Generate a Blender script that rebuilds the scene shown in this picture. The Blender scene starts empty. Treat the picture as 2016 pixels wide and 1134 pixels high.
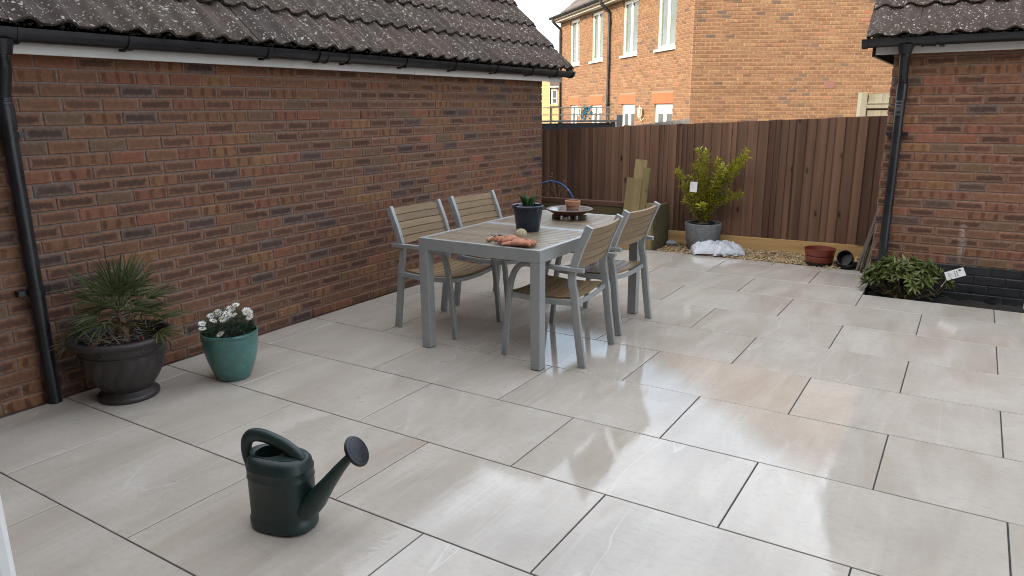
import bpy, bmesh, math, random
import numpy as np
from mathutils import Vector, Matrix, Euler, noise as mnoise

random.seed(7)
S = bpy.context.scene
C = S.collection
R = math.radians

# ------------------------------------------------------------------ camera
CAM = Vector((4.1335, -0.271, 1.5334))
YAW, PIT, ROL = R(-32.2704), R(13.9823), R(-0.4827)
FPX = 1422.86
fwd = Vector((math.sin(YAW) * math.cos(PIT), math.cos(YAW) * math.cos(PIT), -math.sin(PIT)))
rgt0 = Vector((math.cos(YAW), -math.sin(YAW), 0))
up0 = rgt0.cross(fwd)
rgt = rgt0 * math.cos(ROL) + up0 * math.sin(ROL)
up = up0 * math.cos(ROL) - rgt0 * math.sin(ROL)
cd = bpy.data.cameras.new('camera')
cd.sensor_width = 36
cd.lens = FPX / 2016 * 36
cd.clip_start = 0.02
cd.clip_end = 3000
cam = bpy.data.objects.new('camera', cd)
C.objects.link(cam)
M = Matrix.Identity(4)
for i in range(3):
    M[i][0], M[i][1], M[i][2], M[i][3] = rgt[i], up[i], -fwd[i], CAM[i]
cam.matrix_world = M
S.camera = cam


def project(p):
    d = Vector(p) - CAM
    z = d.dot(fwd)
    if z < 0.05:
        return None
    return 1008 + FPX * d.dot(rgt) / z, 567 - FPX * d.dot(up) / z, z


# ------------------------------------------------------------------ sky, sun, exposure
SUN_EL = R(25)
TO_SUN = Vector((-0.12, -1.0, 0)).normalized() * math.cos(SUN_EL) + Vector((0, 0, math.sin(SUN_EL)))
W = bpy.data.worlds.new('World')
S.world = W
W.use_nodes = True
nt = W.node_tree
nt.nodes.clear()
wo = nt.nodes.new('ShaderNodeOutputWorld')
bg = nt.nodes.new('ShaderNodeBackground')
sky = nt.nodes.new('ShaderNodeTexSky')
sky.sky_type = 'NISHITA'
sky.sun_disc = False
sky.sun_elevation = SUN_EL
sky.sun_rotation = math.atan2(TO_SUN.x, TO_SUN.y)
sky.air_density = 1.2
sky.dust_density = 3.0
tc = nt.nodes.new('ShaderNodeTexCoord')
mp = nt.nodes.new('ShaderNodeMapping')
mp.inputs['Scale'].default_value = (1, 1, 2.6)
nz = nt.nodes.new('ShaderNodeTexNoise')
nz.inputs['Scale'].default_value = 2.2
nz.inputs['Detail'].default_value = 6
nz.inputs['Roughness'].default_value = 0.55
rp = nt.nodes.new('ShaderNodeMapRange')
rp.inputs['From Min'].default_value = 0.43
rp.inputs['From Max'].default_value = 0.67
rp.inputs['To Min'].default_value = 0.15
rp.inputs['To Max'].default_value = 0.97
mx = nt.nodes.new('ShaderNodeMix')
mx.data_type = 'RGBA'
mx.inputs[7].default_value = (10.7, 11.0, 11.5, 1)
nt.links.new(tc.outputs['Generated'], mp.inputs['Vector'])
nt.links.new(mp.outputs['Vector'], nz.inputs['Vector'])
nt.links.new(nz.outputs['Fac'], rp.inputs['Value'])
nt.links.new(rp.outputs['Result'], mx.inputs[0])
nt.links.new(sky.outputs['Color'], mx.inputs[6])
nt.links.new(mx.outputs[2], bg.inputs['Color'])
bg.inputs['Strength'].default_value = 0.1
nt.links.new(bg.outputs['Background'], wo.inputs['Surface'])

sd = bpy.data.lights.new('sun', 'SUN')
sd.energy = 2.0
sd.angle = R(0.6)
sd.color = (1.0, 0.86, 0.68)
sun = bpy.data.objects.new('sun', sd)
sun.rotation_euler = (-TO_SUN).to_track_quat('-Z', 'Y').to_euler()
sun.location = (0, -20, 20)
C.objects.link(sun)

S.view_settings.view_transform = 'Standard'
S.view_settings.look = 'None'
S.view_settings.gamma = 1
S.view_settings.use_curve_mapping = False
S.view_settings.exposure = 1.95
S.render.engine = 'CYCLES'
S.cycles.max_bounces = 8
S.cycles.use_denoising = True
S.cycles.filter_width = 1.0


# ------------------------------------------------------------------ material helpers
class NT:
    def __init__(s, name):
        s.m = bpy.data.materials.new(name)
        s.m.use_nodes = True
        s.t = s.m.node_tree
        s.b = s.t.nodes['Principled BSDF']

    def n(s, k, **kw):
        x = s.t.nodes.new('ShaderNode' + k)
        for a, b in kw.items():
            setattr(x, a, b)
        return x

    def put(s, node, key, v):
        if v is None:
            return
        if isinstance(v, bpy.types.NodeSocket):
            s.t.links.new(v, node.inputs[key])
        else:
            node.inputs[key].default_value = v

    def math(s, op, a, b=None, c=None, clamp=False):
        x = s.n('Math', operation=op, use_clamp=clamp)
        for i, v in enumerate((a, b, c)):
            if v is not None:
                s.put(x, i, v)
        return x.outputs[0]

    def mix(s, f, a, b, blend='MIX'):
        x = s.n('Mix', data_type='RGBA', blend_type=blend)
        s.put(x, 0, f)
        k = ALB if blend == 'MIX' else 1.0
        s.put(x, 6, col(a, k) if isinstance(a, tuple) else a)
        s.put(x, 7, col(b, k) if isinstance(b, tuple) else b)
        return x.outputs[2]

    def mapr(s, v, a, b, c=0.0, d=1.0, smooth=False):
        x = s.n('MapRange')
        if smooth:
            x.interpolation_type = 'SMOOTHSTEP'
        s.put(x, 'Value', v)
        for k, q in zip(('From Min', 'From Max', 'To Min', 'To Max'), (a, b, c, d)):
            s.put(x, k, q)
        return x.outputs['Result']

    def noise(s, vec, scale, detail=4, rough=0.55, dist=0.0, out='Fac'):
        x = s.n('TexNoise')
        s.put(x, 'Vector', vec)
        s.put(x, 'Scale', scale)
        s.put(x, 'Detail', detail)
        s.put(x, 'Roughness', rough)
        s.put(x, 'Distortion', dist)
        return x.outputs[out]

    def vor(s, vec, scale, feature='F1', out='Distance', rnd=1.0):
        x = s.n('TexVoronoi', feature=feature)
        s.put(x, 'Vector', vec)
        s.put(x, 'Scale', scale)
        s.put(x, 'Randomness', rnd)
        return x.outputs[out]

    def mapping(s, vec, loc=(0, 0, 0), rot=(0, 0, 0), scale=(1, 1, 1)):
        x = s.n('Mapping')
        s.put(x, 'Vector', vec)
        s.put(x, 'Location', loc)
        s.put(x, 'Rotation', rot)
        s.put(x, 'Scale', scale)
        return x.outputs[0]

    def pos(s):
        return s.n('NewGeometry').outputs['Position']

    def obj(s):
        return s.n('TexCoord').outputs['Object']

    def rnd(s):
        return s.n('ObjectInfo').outputs['Random']

    def attr(s, name, out='Fac'):
        x = s.n('Attribute', attribute_name=name)
        return x.outputs[out]

    def bump(s, h, strength=0.3, dist=0.01):
        x = s.n('Bump')
        s.put(x, 'Height', h)
        s.put(x, 'Strength', strength)
        s.put(x, 'Distance', dist)
        s.t.links.new(x.outputs[0], s.b.inputs['Normal'])
        return x

    def fin(s, color=None, rough=None, metal=None, spec=None, trans=None):
        if color is not None:
            s.put(s.b, 'Base Color', col(color, ALB) if isinstance(color, tuple) else color)
        s.put(s.b, 'Roughness', rough)
        s.put(s.b, 'Metallic', metal)
        s.put(s.b, 'Specular IOR Level', spec)
        return s.m


ALB = 0.76      # photograph is exposed for the shade: reflectances kept moderate


def col(c, k=1.0):
    return (c[0] * k, c[1] * k, c[2] * k, 1.0)


def simple(name, c, rough=0.5, var=0.2, scale=12, bump=0.0, metal=0.0, bscale=None, spec=0.5, dirt=0.0):
    t = NT(name)
    p = t.pos()
    f = t.noise(p, scale, 5)
    c2 = tuple(max(0, x * (1 - var)) for x in c)
    c3 = tuple(min(1, x * (1 + var)) for x in c)
    k = t.mix(t.mapr(f, 0.3, 0.7), c2, c3)
    if dirt:
        d = t.mapr(t.noise(p, scale * 0.35, 6, 0.65), 0.5, 0.72, 0, dirt)
        k = t.mix(d, k, (0.09, 0.075, 0.055))
    if bump:
        t.bump(t.noise(p, bscale or scale * 4, 5), bump, 0.004)
    return t.fin(k, t.mapr(f, 0.3, 0.7, max(0.02, rough - 0.07), min(1, rough + 0.07)), metal, spec)


def leafmat(name, a, b, rough=0.45, spec=0.4, trans=0.25):
    t = NT(name)
    v = t.attr('val')
    p = t.pos()
    k = t.mix(v, a, b)
    k = t.mix(t.mapr(t.noise(p, 60, 3), 0.35, 0.7, 0, 0.35), k, tuple(x * 0.6 for x in a))
    t.fin(k, rough, 0, spec)
    t.b.inputs['Subsurface Weight'].default_value = 0.0
    tr = t.n('BsdfTranslucent')
    t.put(tr, 'Color', k)
    ms = t.n('MixShader')
    ms.inputs[0].default_value = trans
    t.t.links.new(t.b.outputs[0], ms.inputs[1])
    t.t.links.new(tr.outputs[0], ms.inputs[2])
    t.t.links.new(ms.outputs[0], t.t.nodes['Material Output'].inputs[0])
    return t.m


def wood(name, a, b, axis='Z', rough=0.65, grain=60, knots=True, stretch=0.05, var=0.35, bump=0.25, weather=None, spec=0.3):
    t = NT(name)
    p = t.pos()
    r = t.rnd()
    off = t.n('CombineXYZ')
    t.put(off, 0, t.math('MULTIPLY', r, 31.7))
    t.put(off, 1, t.math('MULTIPLY', r, 17.3))
    t.put(off, 2, t.math('MULTIPLY', r, 53.1))
    add = t.n('VectorMath', operation='ADD')
    t.put(add, 0, p)
    t.put(add, 1, off.outputs[0])
    v = add.outputs[0]
    sc = {'X': (stretch, 1, 1), 'Y': (1, stretch, 1), 'Z': (1, 1, stretch)}[axis]
    vs = t.mapping(v, scale=sc)
    g = t.noise(vs, grain, 6, 0.6, 0.6)
    g2 = t.noise(vs, grain * 0.22, 4, 0.5, 0.4)
    k = t.mix(t.mapr(g, 0.3, 0.7), a, b)
    k = t.mix(t.mapr(g2, 0.35, 0.65, 0, 0.7), k, tuple(x * 0.72 for x in a))
    k = t.mix(t.math('MULTIPLY', r, var), k, tuple(x * 0.45 for x in a))
    r2 = t.math('FRACT', t.math('MULTIPLY', r, 7.31))
    k = t.mix(t.math('MULTIPLY', r2, var * 0.6), k, tuple(min(1, x * 1.25) for x in b))
    if knots:
        sk = t.noise(t.mapping(v, scale=tuple(0.03 if x != 1 else 1.0 for x in sc)), 11, 4, 0.6)
        k = t.mix(t.mapr(sk, 0.48, 0.72, 0, 0.6), k, tuple(min(1, x * 1.45) for x in b))
    h = g
    if knots:
        kv = t.mapping(v, scale=tuple(0.4 if x != 1 else 1.0 for x in sc))
        d = t.vor(kv, 6.0)
        km = t.mapr(t.math('ADD', d, t.math('MULTIPLY', t.noise(v, 40, 3), 0.04)), 0.07, 0.14, 0.92, 0.0)
        k = t.mix(km, k, tuple(x * 0.18 for x in a))
    if weather:
        w = t.mapr(t.noise(v, 2.2, 6, 0.65), 0.45, 0.7, 0, 0.75)
        k = t.mix(w, k, weather)
    t.bump(h, bump, 0.003)
    return t.fin(k, t.mapr(g, 0.3, 0.7, rough - 0.1, rough + 0.1), 0, spec)


# ------------------------------------------------------------------ mesh helpers
class MB:
    def __init__(s):
        s.v, s.f, s.val, s.cur = [], [], [], 0.0

    def add(s, vs, fs):
        o = len(s.v)
        s.v += [tuple(x) for x in vs]
        s.f += [tuple(i + o for i in f) for f in fs]
        s.val += [s.cur] * len(fs)
        return s

    def box(s, x0, x1, y0, y1, z0, z1, mat=None):
        vs = [Vector((x, y, z)) for x in (x0, x1) for y in (y0, y1) for z in (z0, z1)]
        if mat is not None:
            vs = [mat @ q for q in vs]
        return s.add(vs, [(0, 1, 3, 2), (4, 6, 7, 5), (0, 4, 5, 1), (2, 3, 7, 6), (0, 2, 6, 4), (1, 5, 7, 3)])

    def tube(s, pts, rad, n=10, cap=True, flat=1.0):
        pts = [Vector(p) for p in pts]
        m = len(pts)
        if not isinstance(rad, (list, tuple)):
            rad = [rad] * m
        tan = [(pts[min(i + 1, m - 1)] - pts[max(i - 1, 0)]).normalized() for i in range(m)]
        ref = Vector((0, 0, 1)) if abs(tan[0].z) < 0.9 else Vector((0, 1, 0))
        a = tan[0].cross(ref).normalized()
        vs, fs = [], []
        for i in range(m):
            a = (a - tan[i] * a.dot(tan[i])).normalized()
            b = tan[i].cross(a)
            for k in range(n):
                w = 2 * math.pi * k / n
                vs.append(pts[i] + rad[i] * (a * math.cos(w) + b * math.sin(w) * flat))
        for i in range(m - 1):
            for k in range(n):
                k2 = (k + 1) % n
                fs.append((i * n + k, i * n + k2, (i + 1) * n + k2, (i + 1) * n + k))
        if cap:
            fs.append(tuple(range(n - 1, -1, -1)))
            fs.append(tuple((m - 1) * n + k for k in range(n)))
        return s.add(vs, fs)

    def lathe(s, prof, n=40, c=(0, 0, 0), sx=1.0, sy=1.0, fn=None, M=None):
        vs, fs = [], []
        m = len(prof)
        for i, (r, z) in enumerate(prof):
            for k in range(n):
                w = 2 * math.pi * k / n
                rr = r if fn is None else fn(r, z, w, i)
                q = Vector((rr * math.cos(w) * sx, rr * math.sin(w) * sy, z))
                if M is not None:
                    q = M @ q
                vs.append(q + Vector(c))
        for i in range(m - 1):
            for k in range(n):
                k2 = (k + 1) % n
                fs.append((i * n + k, i * n + k2, (i + 1) * n + k2, (i + 1) * n + k))
        if prof[0][0] > 1e-5:
            fs.append(tuple(range(n - 1, -1, -1)))
        if prof[-1][0] > 1e-5:
            fs.append(tuple((m - 1) * n + k for k in range(n)))
        return s.add(vs, fs)

    def sweep(s, path, w, d, y0):
        """rectangular bar: path in the XZ plane, d across the path, w along Y centred on y0"""
        m = len(path)
        P = [Vector((p[0], 0, p[1])) for p in path]
        vs, fs = [], []
        for i in range(m):
            t = (P[min(i + 1, m - 1)] - P[max(i - 1, 0)]).normalized()
            nn = Vector((-t.z, 0, t.x))
            for a, b in ((-1, -1), (1, -1), (1, 1), (-1, 1)):
                q = P[i] + nn * (d / 2 * a)
                vs.append((q.x, y0 + b * w / 2, q.z))
        for i in range(m - 1):
            for k in range(4):
                k2 = (k + 1) % 4
                fs.append((i * 4 + k, i * 4 + k2, (i + 1) * 4 + k2, (i + 1) * 4 + k))
        fs.append((3, 2, 1, 0))
        fs.append(tuple((m - 1) * 4 + k for k in range(4)))
        return s.add(vs, fs)

    def prism(s, poly, a0, a1, axis='Y'):
        """poly: 2D outline (CCW); extruded along an axis"""
        n = len(poly)
        mk = {'X': lambda p, a: (a, p[0], p[1]), 'Y': lambda p, a: (p[0], a, p[1]), 'Z': lambda p, a: (p[0], p[1], a)}[axis]
        vs = [mk(p, a0) for p in poly] + [mk(p, a1) for p in poly]
        fs = [tuple(range(n - 1, -1, -1)), tuple(range(n, 2 * n))]
        fs += [(i, (i + 1) % n, n + (i + 1) % n, n + i) for i in range(n)]
        return s.add(vs, fs)

    def leaf(s, p, d, nrm, L, w, curl=0.2, fold=0.25, seg=3):
        d = Vector(d).normalized()
        nrm = Vector(nrm)
        nrm = (nrm - d * nrm.dot(d))
        if nrm.length < 1e-4:
            nrm = d.orthogonal()
        nrm.normalize()
        sd_ = d.cross(nrm)
        p = Vector(p)
        vs, fs = [], []
        for i in range(seg + 1):
            u = i / seg
            ww = w * (math.sin(math.pi * min(1, u * 0.86 + 0.1)) ** 0.8) * (1 if u < 1 else 0.12)
            c0 = p + d * (L * u) - nrm * (curl * L * u * u)
            vs += [c0 - sd_ * ww / 2 + nrm * ww * fold, c0, c0 + sd_ * ww / 2 + nrm * ww * fold]
        for i in range(seg):
            o = i * 3
            fs += [(o, o + 1, o + 4, o + 3), (o + 1, o + 2, o + 5, o + 4)]
        return s.add(vs, fs)

    def build(s, name, mat, parent=None, smooth=False, bevel=0.0, bseg=2, origin=None, angle=40, recalc=True, subsurf=0):
        """verts are given in the parent's local frame, or in world space when origin is given (top-level or unrotated parent)"""
        me = bpy.data.meshes.new(name)
        off = Vector(origin) if origin is not None else Vector((0, 0, 0))
        me.from_pydata([tuple(Vector(q) - off) for q in s.v], [], s.f)
        if any(x != 0 for x in s.val):
            at = me.attributes.new('val', 'FLOAT', 'FACE')
            at.data.foreach_set('value', s.val)
        if recalc or bevel:
            bm = bmesh.new()
            bm.from_mesh(me)
            if recalc:
                bmesh.ops.recalc_face_normals(bm, faces=bm.faces)
            if bevel:
                ed = [e for e in bm.edges if len(e.link_faces) == 2 and e.calc_face_angle(0) > R(35)]
                bmesh.ops.bevel(bm, geom=ed, offset=bevel, segments=bseg, affect='EDGES', profile=0.6, clamp_overlap=True)
            bm.to_mesh(me)
            bm.free()
        me.materials.append(mat)
        if smooth:
            me.polygons.foreach_set('use_smooth', [True] * len(me.polygons))
            me.set_sharp_from_angle(angle=R(angle))
        o = bpy.data.objects.new(name, me)
        C.objects.link(o)
        if parent is not None:
            o.parent = parent
        elif origin is not None:
            o.location = off
        if subsurf:
            md = o.modifiers.new('subdivision', 'SUBSURF')
            md.levels = md.render_levels = subsurf
        return o


def thing(name, label, cat, loc=(0, 0, 0), rz=0.0, group=None):
    o = bpy.data.objects.new(name, None)
    o.empty_display_size = 0.1
    C.objects.link(o)
    o.location = loc
    o.rotation_euler = (0, 0, rz)
    o['label'] = label
    o['category'] = cat
    if group:
        o['group'] = group
    return o


def tag(o, label, cat, group=None):
    o['label'] = label
    o['category'] = cat
    if group:
        o['group'] = group
    return o


def struct(o):
    o['kind'] = 'structure'
    return o


def stuff(o):
    o['kind'] = 'stuff'
    return o


def box_part(name, mat, parent, x0, x1, y0, y1, z0, z1, bevel=0.0, origin=None):
    return MB().box(x0, x1, y0, y1, z0, z1).build(name, mat, parent, bevel=bevel, origin=origin)


def copy_tree(o, parent=None):
    c = o.copy()
    C.objects.link(c)
    if parent is not None:
        c.parent = parent
    for ch in list(o.children):
        copy_tree(ch, c)
    return c


# ------------------------------------------------------------------ materials
def brick_material(name, rough=0.85, lichen=0.0):
    t = NT(name)
    a = t.n('Attribute', attribute_name='bcol')
    k = t.n('Attribute', attribute_name='bkis')
    sep = t.n('SeparateColor')
    t.t.links.new(k.outputs['Color'], sep.inputs[0])
    kiss, bands, seed = sep.outputs[0], sep.outputs[1], sep.outputs[2]
    uv = t.n('UVMap', uv_map='UVMap').outputs[0]
    su = t.n('SeparateXYZ')
    t.t.links.new(uv, su.inputs[0])
    u, v = su.outputs[0], su.outputs[1]
    p = t.pos()
    n1 = t.noise(p, 35, 5, 0.6)
    n2 = t.noise(p, 170, 4, 0.65)
    n3 = t.noise(p, 9, 3)
    du = t.math('MULTIPLY', t.math('MINIMUM', u, t.math('SUBTRACT', 1.0, u)), 2.9)
    dv = t.math('MINIMUM', v, t.math('SUBTRACT', 1.0, v))
    d = t.math('ADD', t.math('MINIMUM', du, dv), t.math('MULTIPLY', t.math('SUBTRACT', n1, 0.5), 0.34))
    m = t.mapr(d, 0.16, 0.34, smooth=True)
    base = t.mix(t.mapr(n1, 0.3, 0.72), a.outputs['Color'], t.mix(1.0, a.outputs['Color'], (0.72, 0.70, 0.70), 'MULTIPLY'))
    base = t.mix(t.mapr(n3, 0.35, 0.7, 0, 0.35), base, t.mix(1.0, base, (1.25, 1.08, 0.9), 'MULTIPLY'))
    dark = t.mix(1.0, base, (0.36, 0.35, 0.42), 'MULTIPLY')
    kk = t.math('MULTIPLY', t.math('MULTIPLY', kiss, m), t.mapr(n2, 0.25, 0.6, 0.55, 1.0))
    base = t.mix(kk, base, dark)
    bw = t.math('SINE', t.math('ADD', t.math('MULTIPLY', u, 15.5), t.math('MULTIPLY', seed, 6.2)))
    bm_ = t.math('MULTIPLY', t.math('MULTIPLY', t.mapr(t.math('ADD', bw, t.math('MULTIPLY', t.math('SUBTRACT', n1, 0.5), 1.8)), 0.25, 0.75, smooth=True), bands), t.mapr(dv, 0.02, 0.2))
    base = t.mix(bm_, base, t.mix(1.0, base, (0.5, 0.42, 0.42), 'MULTIPLY'))
    spk = t.mapr(t.noise(p, 260, 3, 0.6), 0.62, 0.72, 0, 0.7)
    base = t.mix(t.math('MULTIPLY', spk, t.math('ADD', 0.35, kiss)), base, (0.02, 0.018, 0.018))
    pale = t.mapr(d, 0.04, 0.2, 0.34, 0.0)
    base = t.mix(pale, base, t.mix(1.0, base, (1.65, 1.6, 1.6), 'MULTIPLY'))
    if lichen:
        lz = t.n('SeparateXYZ')
        t.t.links.new(p, lz.inputs[0])
        lm = t.mapr(t.vor(p, 26), 0.10, 0.16, 1.0, 0.0)
        lm = t.math('MULTIPLY', lm, t.mapr(t.noise(p, 5, 3), 0.5, 0.62))
        lm = t.math('MULTIPLY', lm, t.mapr(lz.outputs[2], 0.25, 0.62, lichen, 0.0))
        base = t.mix(lm, base, (0.42, 0.42, 0.36))
    if lichen:      # one white salt run on the right garage
        ex = t.mapr(t.math('ABSOLUTE', t.math('SUBTRACT', t.math('ADD', lz.outputs[0], t.math('MULTIPLY', n3, 0.05)), 4.165)), 0.008, 0.035, 1.0, 0.0)
        ex = t.math('MULTIPLY', ex, t.math('MULTIPLY', t.mapr(lz.outputs[1], 6.0, 6.1), t.math('MULTIPLY', t.mapr(lz.outputs[2], 0.62, 0.55), t.mapr(lz.outputs[2], 0.25, 0.32))))
        ex = t.math('MULTIPLY', ex, t.mapr(t.noise(p, 60, 4, 0.7), 0.42, 0.6, 0, 0.55))
        base = t.mix(ex, base, (0.5, 0.46, 0.42))
    t.bump(t.math('ADD', t.math('MULTIPLY', n2, 0.6), n1), 0.35, 0.003)
    return t.fin(base, rough, 0, 0.25)


M_brick = brick_material('garage_brick', lichen=0.8)
M_hbrick = brick_material('house_brick')
M_mortar = simple('mortar', (0.215, 0.172, 0.148), 0.95, 0.25, 40, 0.5, bscale=150)
M_hmortar = simple('house_mortar', (0.27, 0.20, 0.125), 0.95, 0.2, 30)
M_black_brick = simple('black_bitumen_paint', (0.012, 0.013, 0.015), 0.5, 0.4, 20, 0.4, bscale=90)


def tile_material():
    t = NT('porcelain_paving')
    p = t.pos()
    r = t.rnd()
    off = t.n('CombineXYZ')
    t.put(off, 0, t.math('MULTIPLY', r, 47.0))
    t.put(off, 1, t.math('MULTIPLY', r, 83.0))
    add = t.n('VectorMath', operation='ADD')
    t.put(add, 0, p)
    t.put(add, 1, off.outputs[0])
    v = add.outputs[0]
    st = t.mapping(v, rot=(0, 0, R(63)), scale=(1.0, 0.34, 1))
    bands = t.noise(st, 3.2, 6, 0.6, 0.7)
    bands2 = t.noise(t.mapping(v, rot=(0, 0, R(52)), scale=(1, 0.13, 1)), 9.0, 4, 0.6, 0.3)
    fine = t.noise(t.mapping(v, rot=(0, 0, R(20)), scale=(0.4, 1, 1)), 46, 6, 0.7)
    blot = t.noise(v, 3.0, 6, 0.6)
    k = t.mix(t.mapr(bands, 0.34, 0.68), (0.61, 0.556, 0.478), (0.46, 0.395, 0.318))
    k = t.mix(t.mapr(bands2, 0.45, 0.72, 0, 0.25), k, (0.64, 0.595, 0.54))
    k = t.mix(t.mapr(blot, 0.45, 0.72, 0, 0.5), k, (0.47, 0.42, 0.36))
    k = t.mix(t.mapr(fine, 0.5, 0.72, 0, 0.5), k, (0.40, 0.365, 0.325))
    # faint straight pale streaks, and a thin crack-like quartz vein on some tiles
    sv = t.noise(t.mapping(v, rot=(0, 0, R(58)), scale=(1, 0.045, 1)), 5.0, 3, 0.5, 0.15)
    sm = t.mapr(t.math('ABSOLUTE', t.math('SUBTRACT', sv, 0.5)), 0.004, 0.02, 0.16, 0.0)
    sm = t.math('MULTIPLY', sm, t.mapr(t.noise(v, 1.7, 2), 0.45, 0.6))
    k = t.mix(sm, k, (0.72, 0.68, 0.62))
    vn = t.noise(t.mapping(v, rot=(0, 0, R(60)), scale=(1, 0.16, 1)), 1.1, 5, 0.5, 0.12)
    vd = t.math('ABSOLUTE', t.math('SUBTRACT', vn, 0.47))
    vm = t.math('MULTIPLY', t.mapr(vd, 0.0005, 0.0022, 0.34, 0.0), t.mapr(r, 0.7, 0.74))
    k = t.mix(vm, k, (0.78, 0.755, 0.72))
    # damp brown speck
    sp = t.mapr(t.vor(v, 9.0), 0.03, 0.05, 0.6, 0.0)
    sp = t.math('MULTIPLY', sp, t.mapr(t.noise(v, 3.1, 2), 0.58, 0.64))
    k = t.mix(sp, k, (0.16, 0.12, 0.09))
    # water film: pools over the open middle of the patio, dry by the wall
    sep = t.n('SeparateXYZ')
    t.t.links.new(p, sep.inputs[0])
    wx = t.mapr(sep.outputs[0], 0.9, 2.0, -0.4, 0.3, True)
    wn = t.noise(t.mapping(p, scale=(1, 1, 1)), 1.15, 5, 0.58, 0.4)
    wet = t.mapr(t.math('ADD', wn, wx), 0.42, 0.66, smooth=True)
    rip = t.noise(t.mapping(p, rot=(0, 0, R(20)), scale=(0.6, 1.5, 1)), 48, 3, 0.55)
    rough = t.math('ADD', t.mapr(wet, 0, 1, 0.33, 0.008), t.math('MULTIPLY', fine, 0.035))
    h = t.math('ADD', t.math('MULTIPLY', fine, t.mapr(wet, 0, 1, 0.5, 0.05)), t.math('MULTIPLY', rip, t.mapr(wet, 0, 1, 0.0, 0.6)))
    t.bump(h, 0.15, 0.003)
    return t.fin(k, rough, 0, 0.5)


M_tile = tile_material()
M_grout = simple('grout', (0.045, 0.043, 0.042), 0.9, 0.3, 30, 0.4)
M_soil = simple('soil', (0.018, 0.013, 0.010), 0.95, 0.5, 25, 0.9, bscale=60)
M_ground = simple('ground_earth', (0.10, 0.085, 0.06), 0.95, 0.4, 3, 0.6)


def rooftile_material():
    t = NT('concrete_roof_tile')
    p = t.pos()
    r = t.rnd()
    n1 = t.noise(p, 14, 6, 0.65)
    n2 = t.noise(p, 120, 4, 0.6)
    k = t.mix(t.mapr(n1, 0.3, 0.7), (0.078, 0.057, 0.046), (0.128, 0.094, 0.075))
    k = t.mix(t.math('MULTIPLY', r, 0.4), k, (0.048, 0.042, 0.042))
    k = t.mix(t.mapr(n2, 0.55, 0.7, 0, 0.5), k, (0.03, 0.026, 0.024))
    dv_ = t.n('VectorMath', operation='MULTIPLY_ADD')
    t.put(dv_, 0, t.noise(p, 28, 3, 0.6, 0, 'Color'))
    t.put(dv_, 1, (0.05, 0.05, 0.05))
    t.put(dv_, 2, p)
    p0_, p = p, dv_.outputs[0]
    wob = t.math('MULTIPLY', t.noise(p0_, 70, 3), 0.16)
    for sc, lo, hi, c, den in ((18, 0.21, 0.27, (0.52, 0.51, 0.45), 0.43), (34, 0.24, 0.32, (0.46, 0.45, 0.40), 0.41), (9, 0.17, 0.22, (0.34, 0.275, 0.2), 0.48), (55, 0.22, 0.3, (0.42, 0.41, 0.37), 0.4)):
        d = t.math('ADD', t.vor(p, sc), wob)
        m = t.mapr(d, lo, hi, 1.0, 0.0)
        m = t.math('MULTIPLY', m, t.mapr(t.math('ADD', t.noise(p, sc * 0.28, 4, 0.6), t.math('MULTIPLY', t.math('SUBTRACT', t.noise(p, 2.6, 3), 0.5), 0.5)), den, den + 0.07))
        k = t.mix(m, k, c)
    mo = t.mapr(t.noise(p, 7, 5, 0.7), 0.55, 0.75, 0, 0.55)
    k = t.mix(mo, k, (0.06, 0.055, 0.03))
    t.bump(t.math('ADD', n1, n2), 0.5, 0.006)
    return t.fin(k, 0.9, 0, 0.2)


M_roof = rooftile_material()
M_moss = simple('dark_moss', (0.014, 0.014, 0.009), 0.95, 0.6, 40, 0.8)
M_gutter = simple('black_gutter_plastic', (0.010, 0.012, 0.016), 0.32, 0.3, 8, 0.1, dirt=0.12)
M_fascia = simple('white_fascia_plastic', (0.72, 0.71, 0.69), 0.4, 0.05, 3, dirt=0.22)
M_upvc = simple('white_upvc', (0.78, 0.78, 0.76), 0.3, 0.03, 4)
M_fence = wood('dark_stained_fence', (0.115, 0.061, 0.039), (0.25, 0.142, 0.092), 'Z', 0.62, 34, True, 0.05, 0.8, 0.5)
M_newwood = wood('pale_new_timber', (0.58, 0.36, 0.14), (0.68, 0.46, 0.22), 'X', 0.6, 40, True, 0.05, 0.2, 0.15)
M_oldwood = wood('mossy_old_timber', (0.26, 0.19, 0.085), (0.36, 0.28, 0.14), 'Z', 0.85, 45, True, 0.06, 0.25, 0.4, weather=(0.17, 0.15, 0.06))
M_sleeper = wood('green_stained_sleeper', (0.11, 0.085, 0.045), (0.17, 0.135, 0.075), 'X', 0.85, 45, False, 0.06, 0.3, 0.4, weather=(0.08, 0.078, 0.03))
M_rail = wood('brown_cap_rail', (0.10, 0.05, 0.035), (0.15, 0.075, 0.05), 'X', 0.7, 45, False, 0.06, 0.2, 0.3)
M_palewood = wood('silvered_fence_wood', (0.36, 0.35, 0.28), (0.46, 0.45, 0.38), 'Z', 0.8, 45, False, 0.06, 0.25, 0.3, weather=(0.25, 0.26, 0.16))
M_greywood = wood('grey_fence_wood', (0.26, 0.26, 0.25), (0.36, 0.36, 0.35), 'Z', 0.8, 45, False, 0.06, 0.25, 0.3)
M_charcoal = wood('charcoal_fence_paint', (0.055, 0.06, 0.07), (0.075, 0.08, 0.09), 'X', 0.7, 45, False, 0.06, 0.25, 0.2)
M_trellis = wood('trellis_wood', (0.66, 0.58, 0.45), (0.78, 0.70, 0.57), 'Z', 0.8, 45, False, 0.06, 0.25, 0.2)
M_slat = wood('grey_brown_table_slat', (0.255, 0.205, 0.15), (0.33, 0.275, 0.21), 'Y', 0.42, 70, False, 0.03, 0.35, 0.15, spec=0.5)
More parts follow.
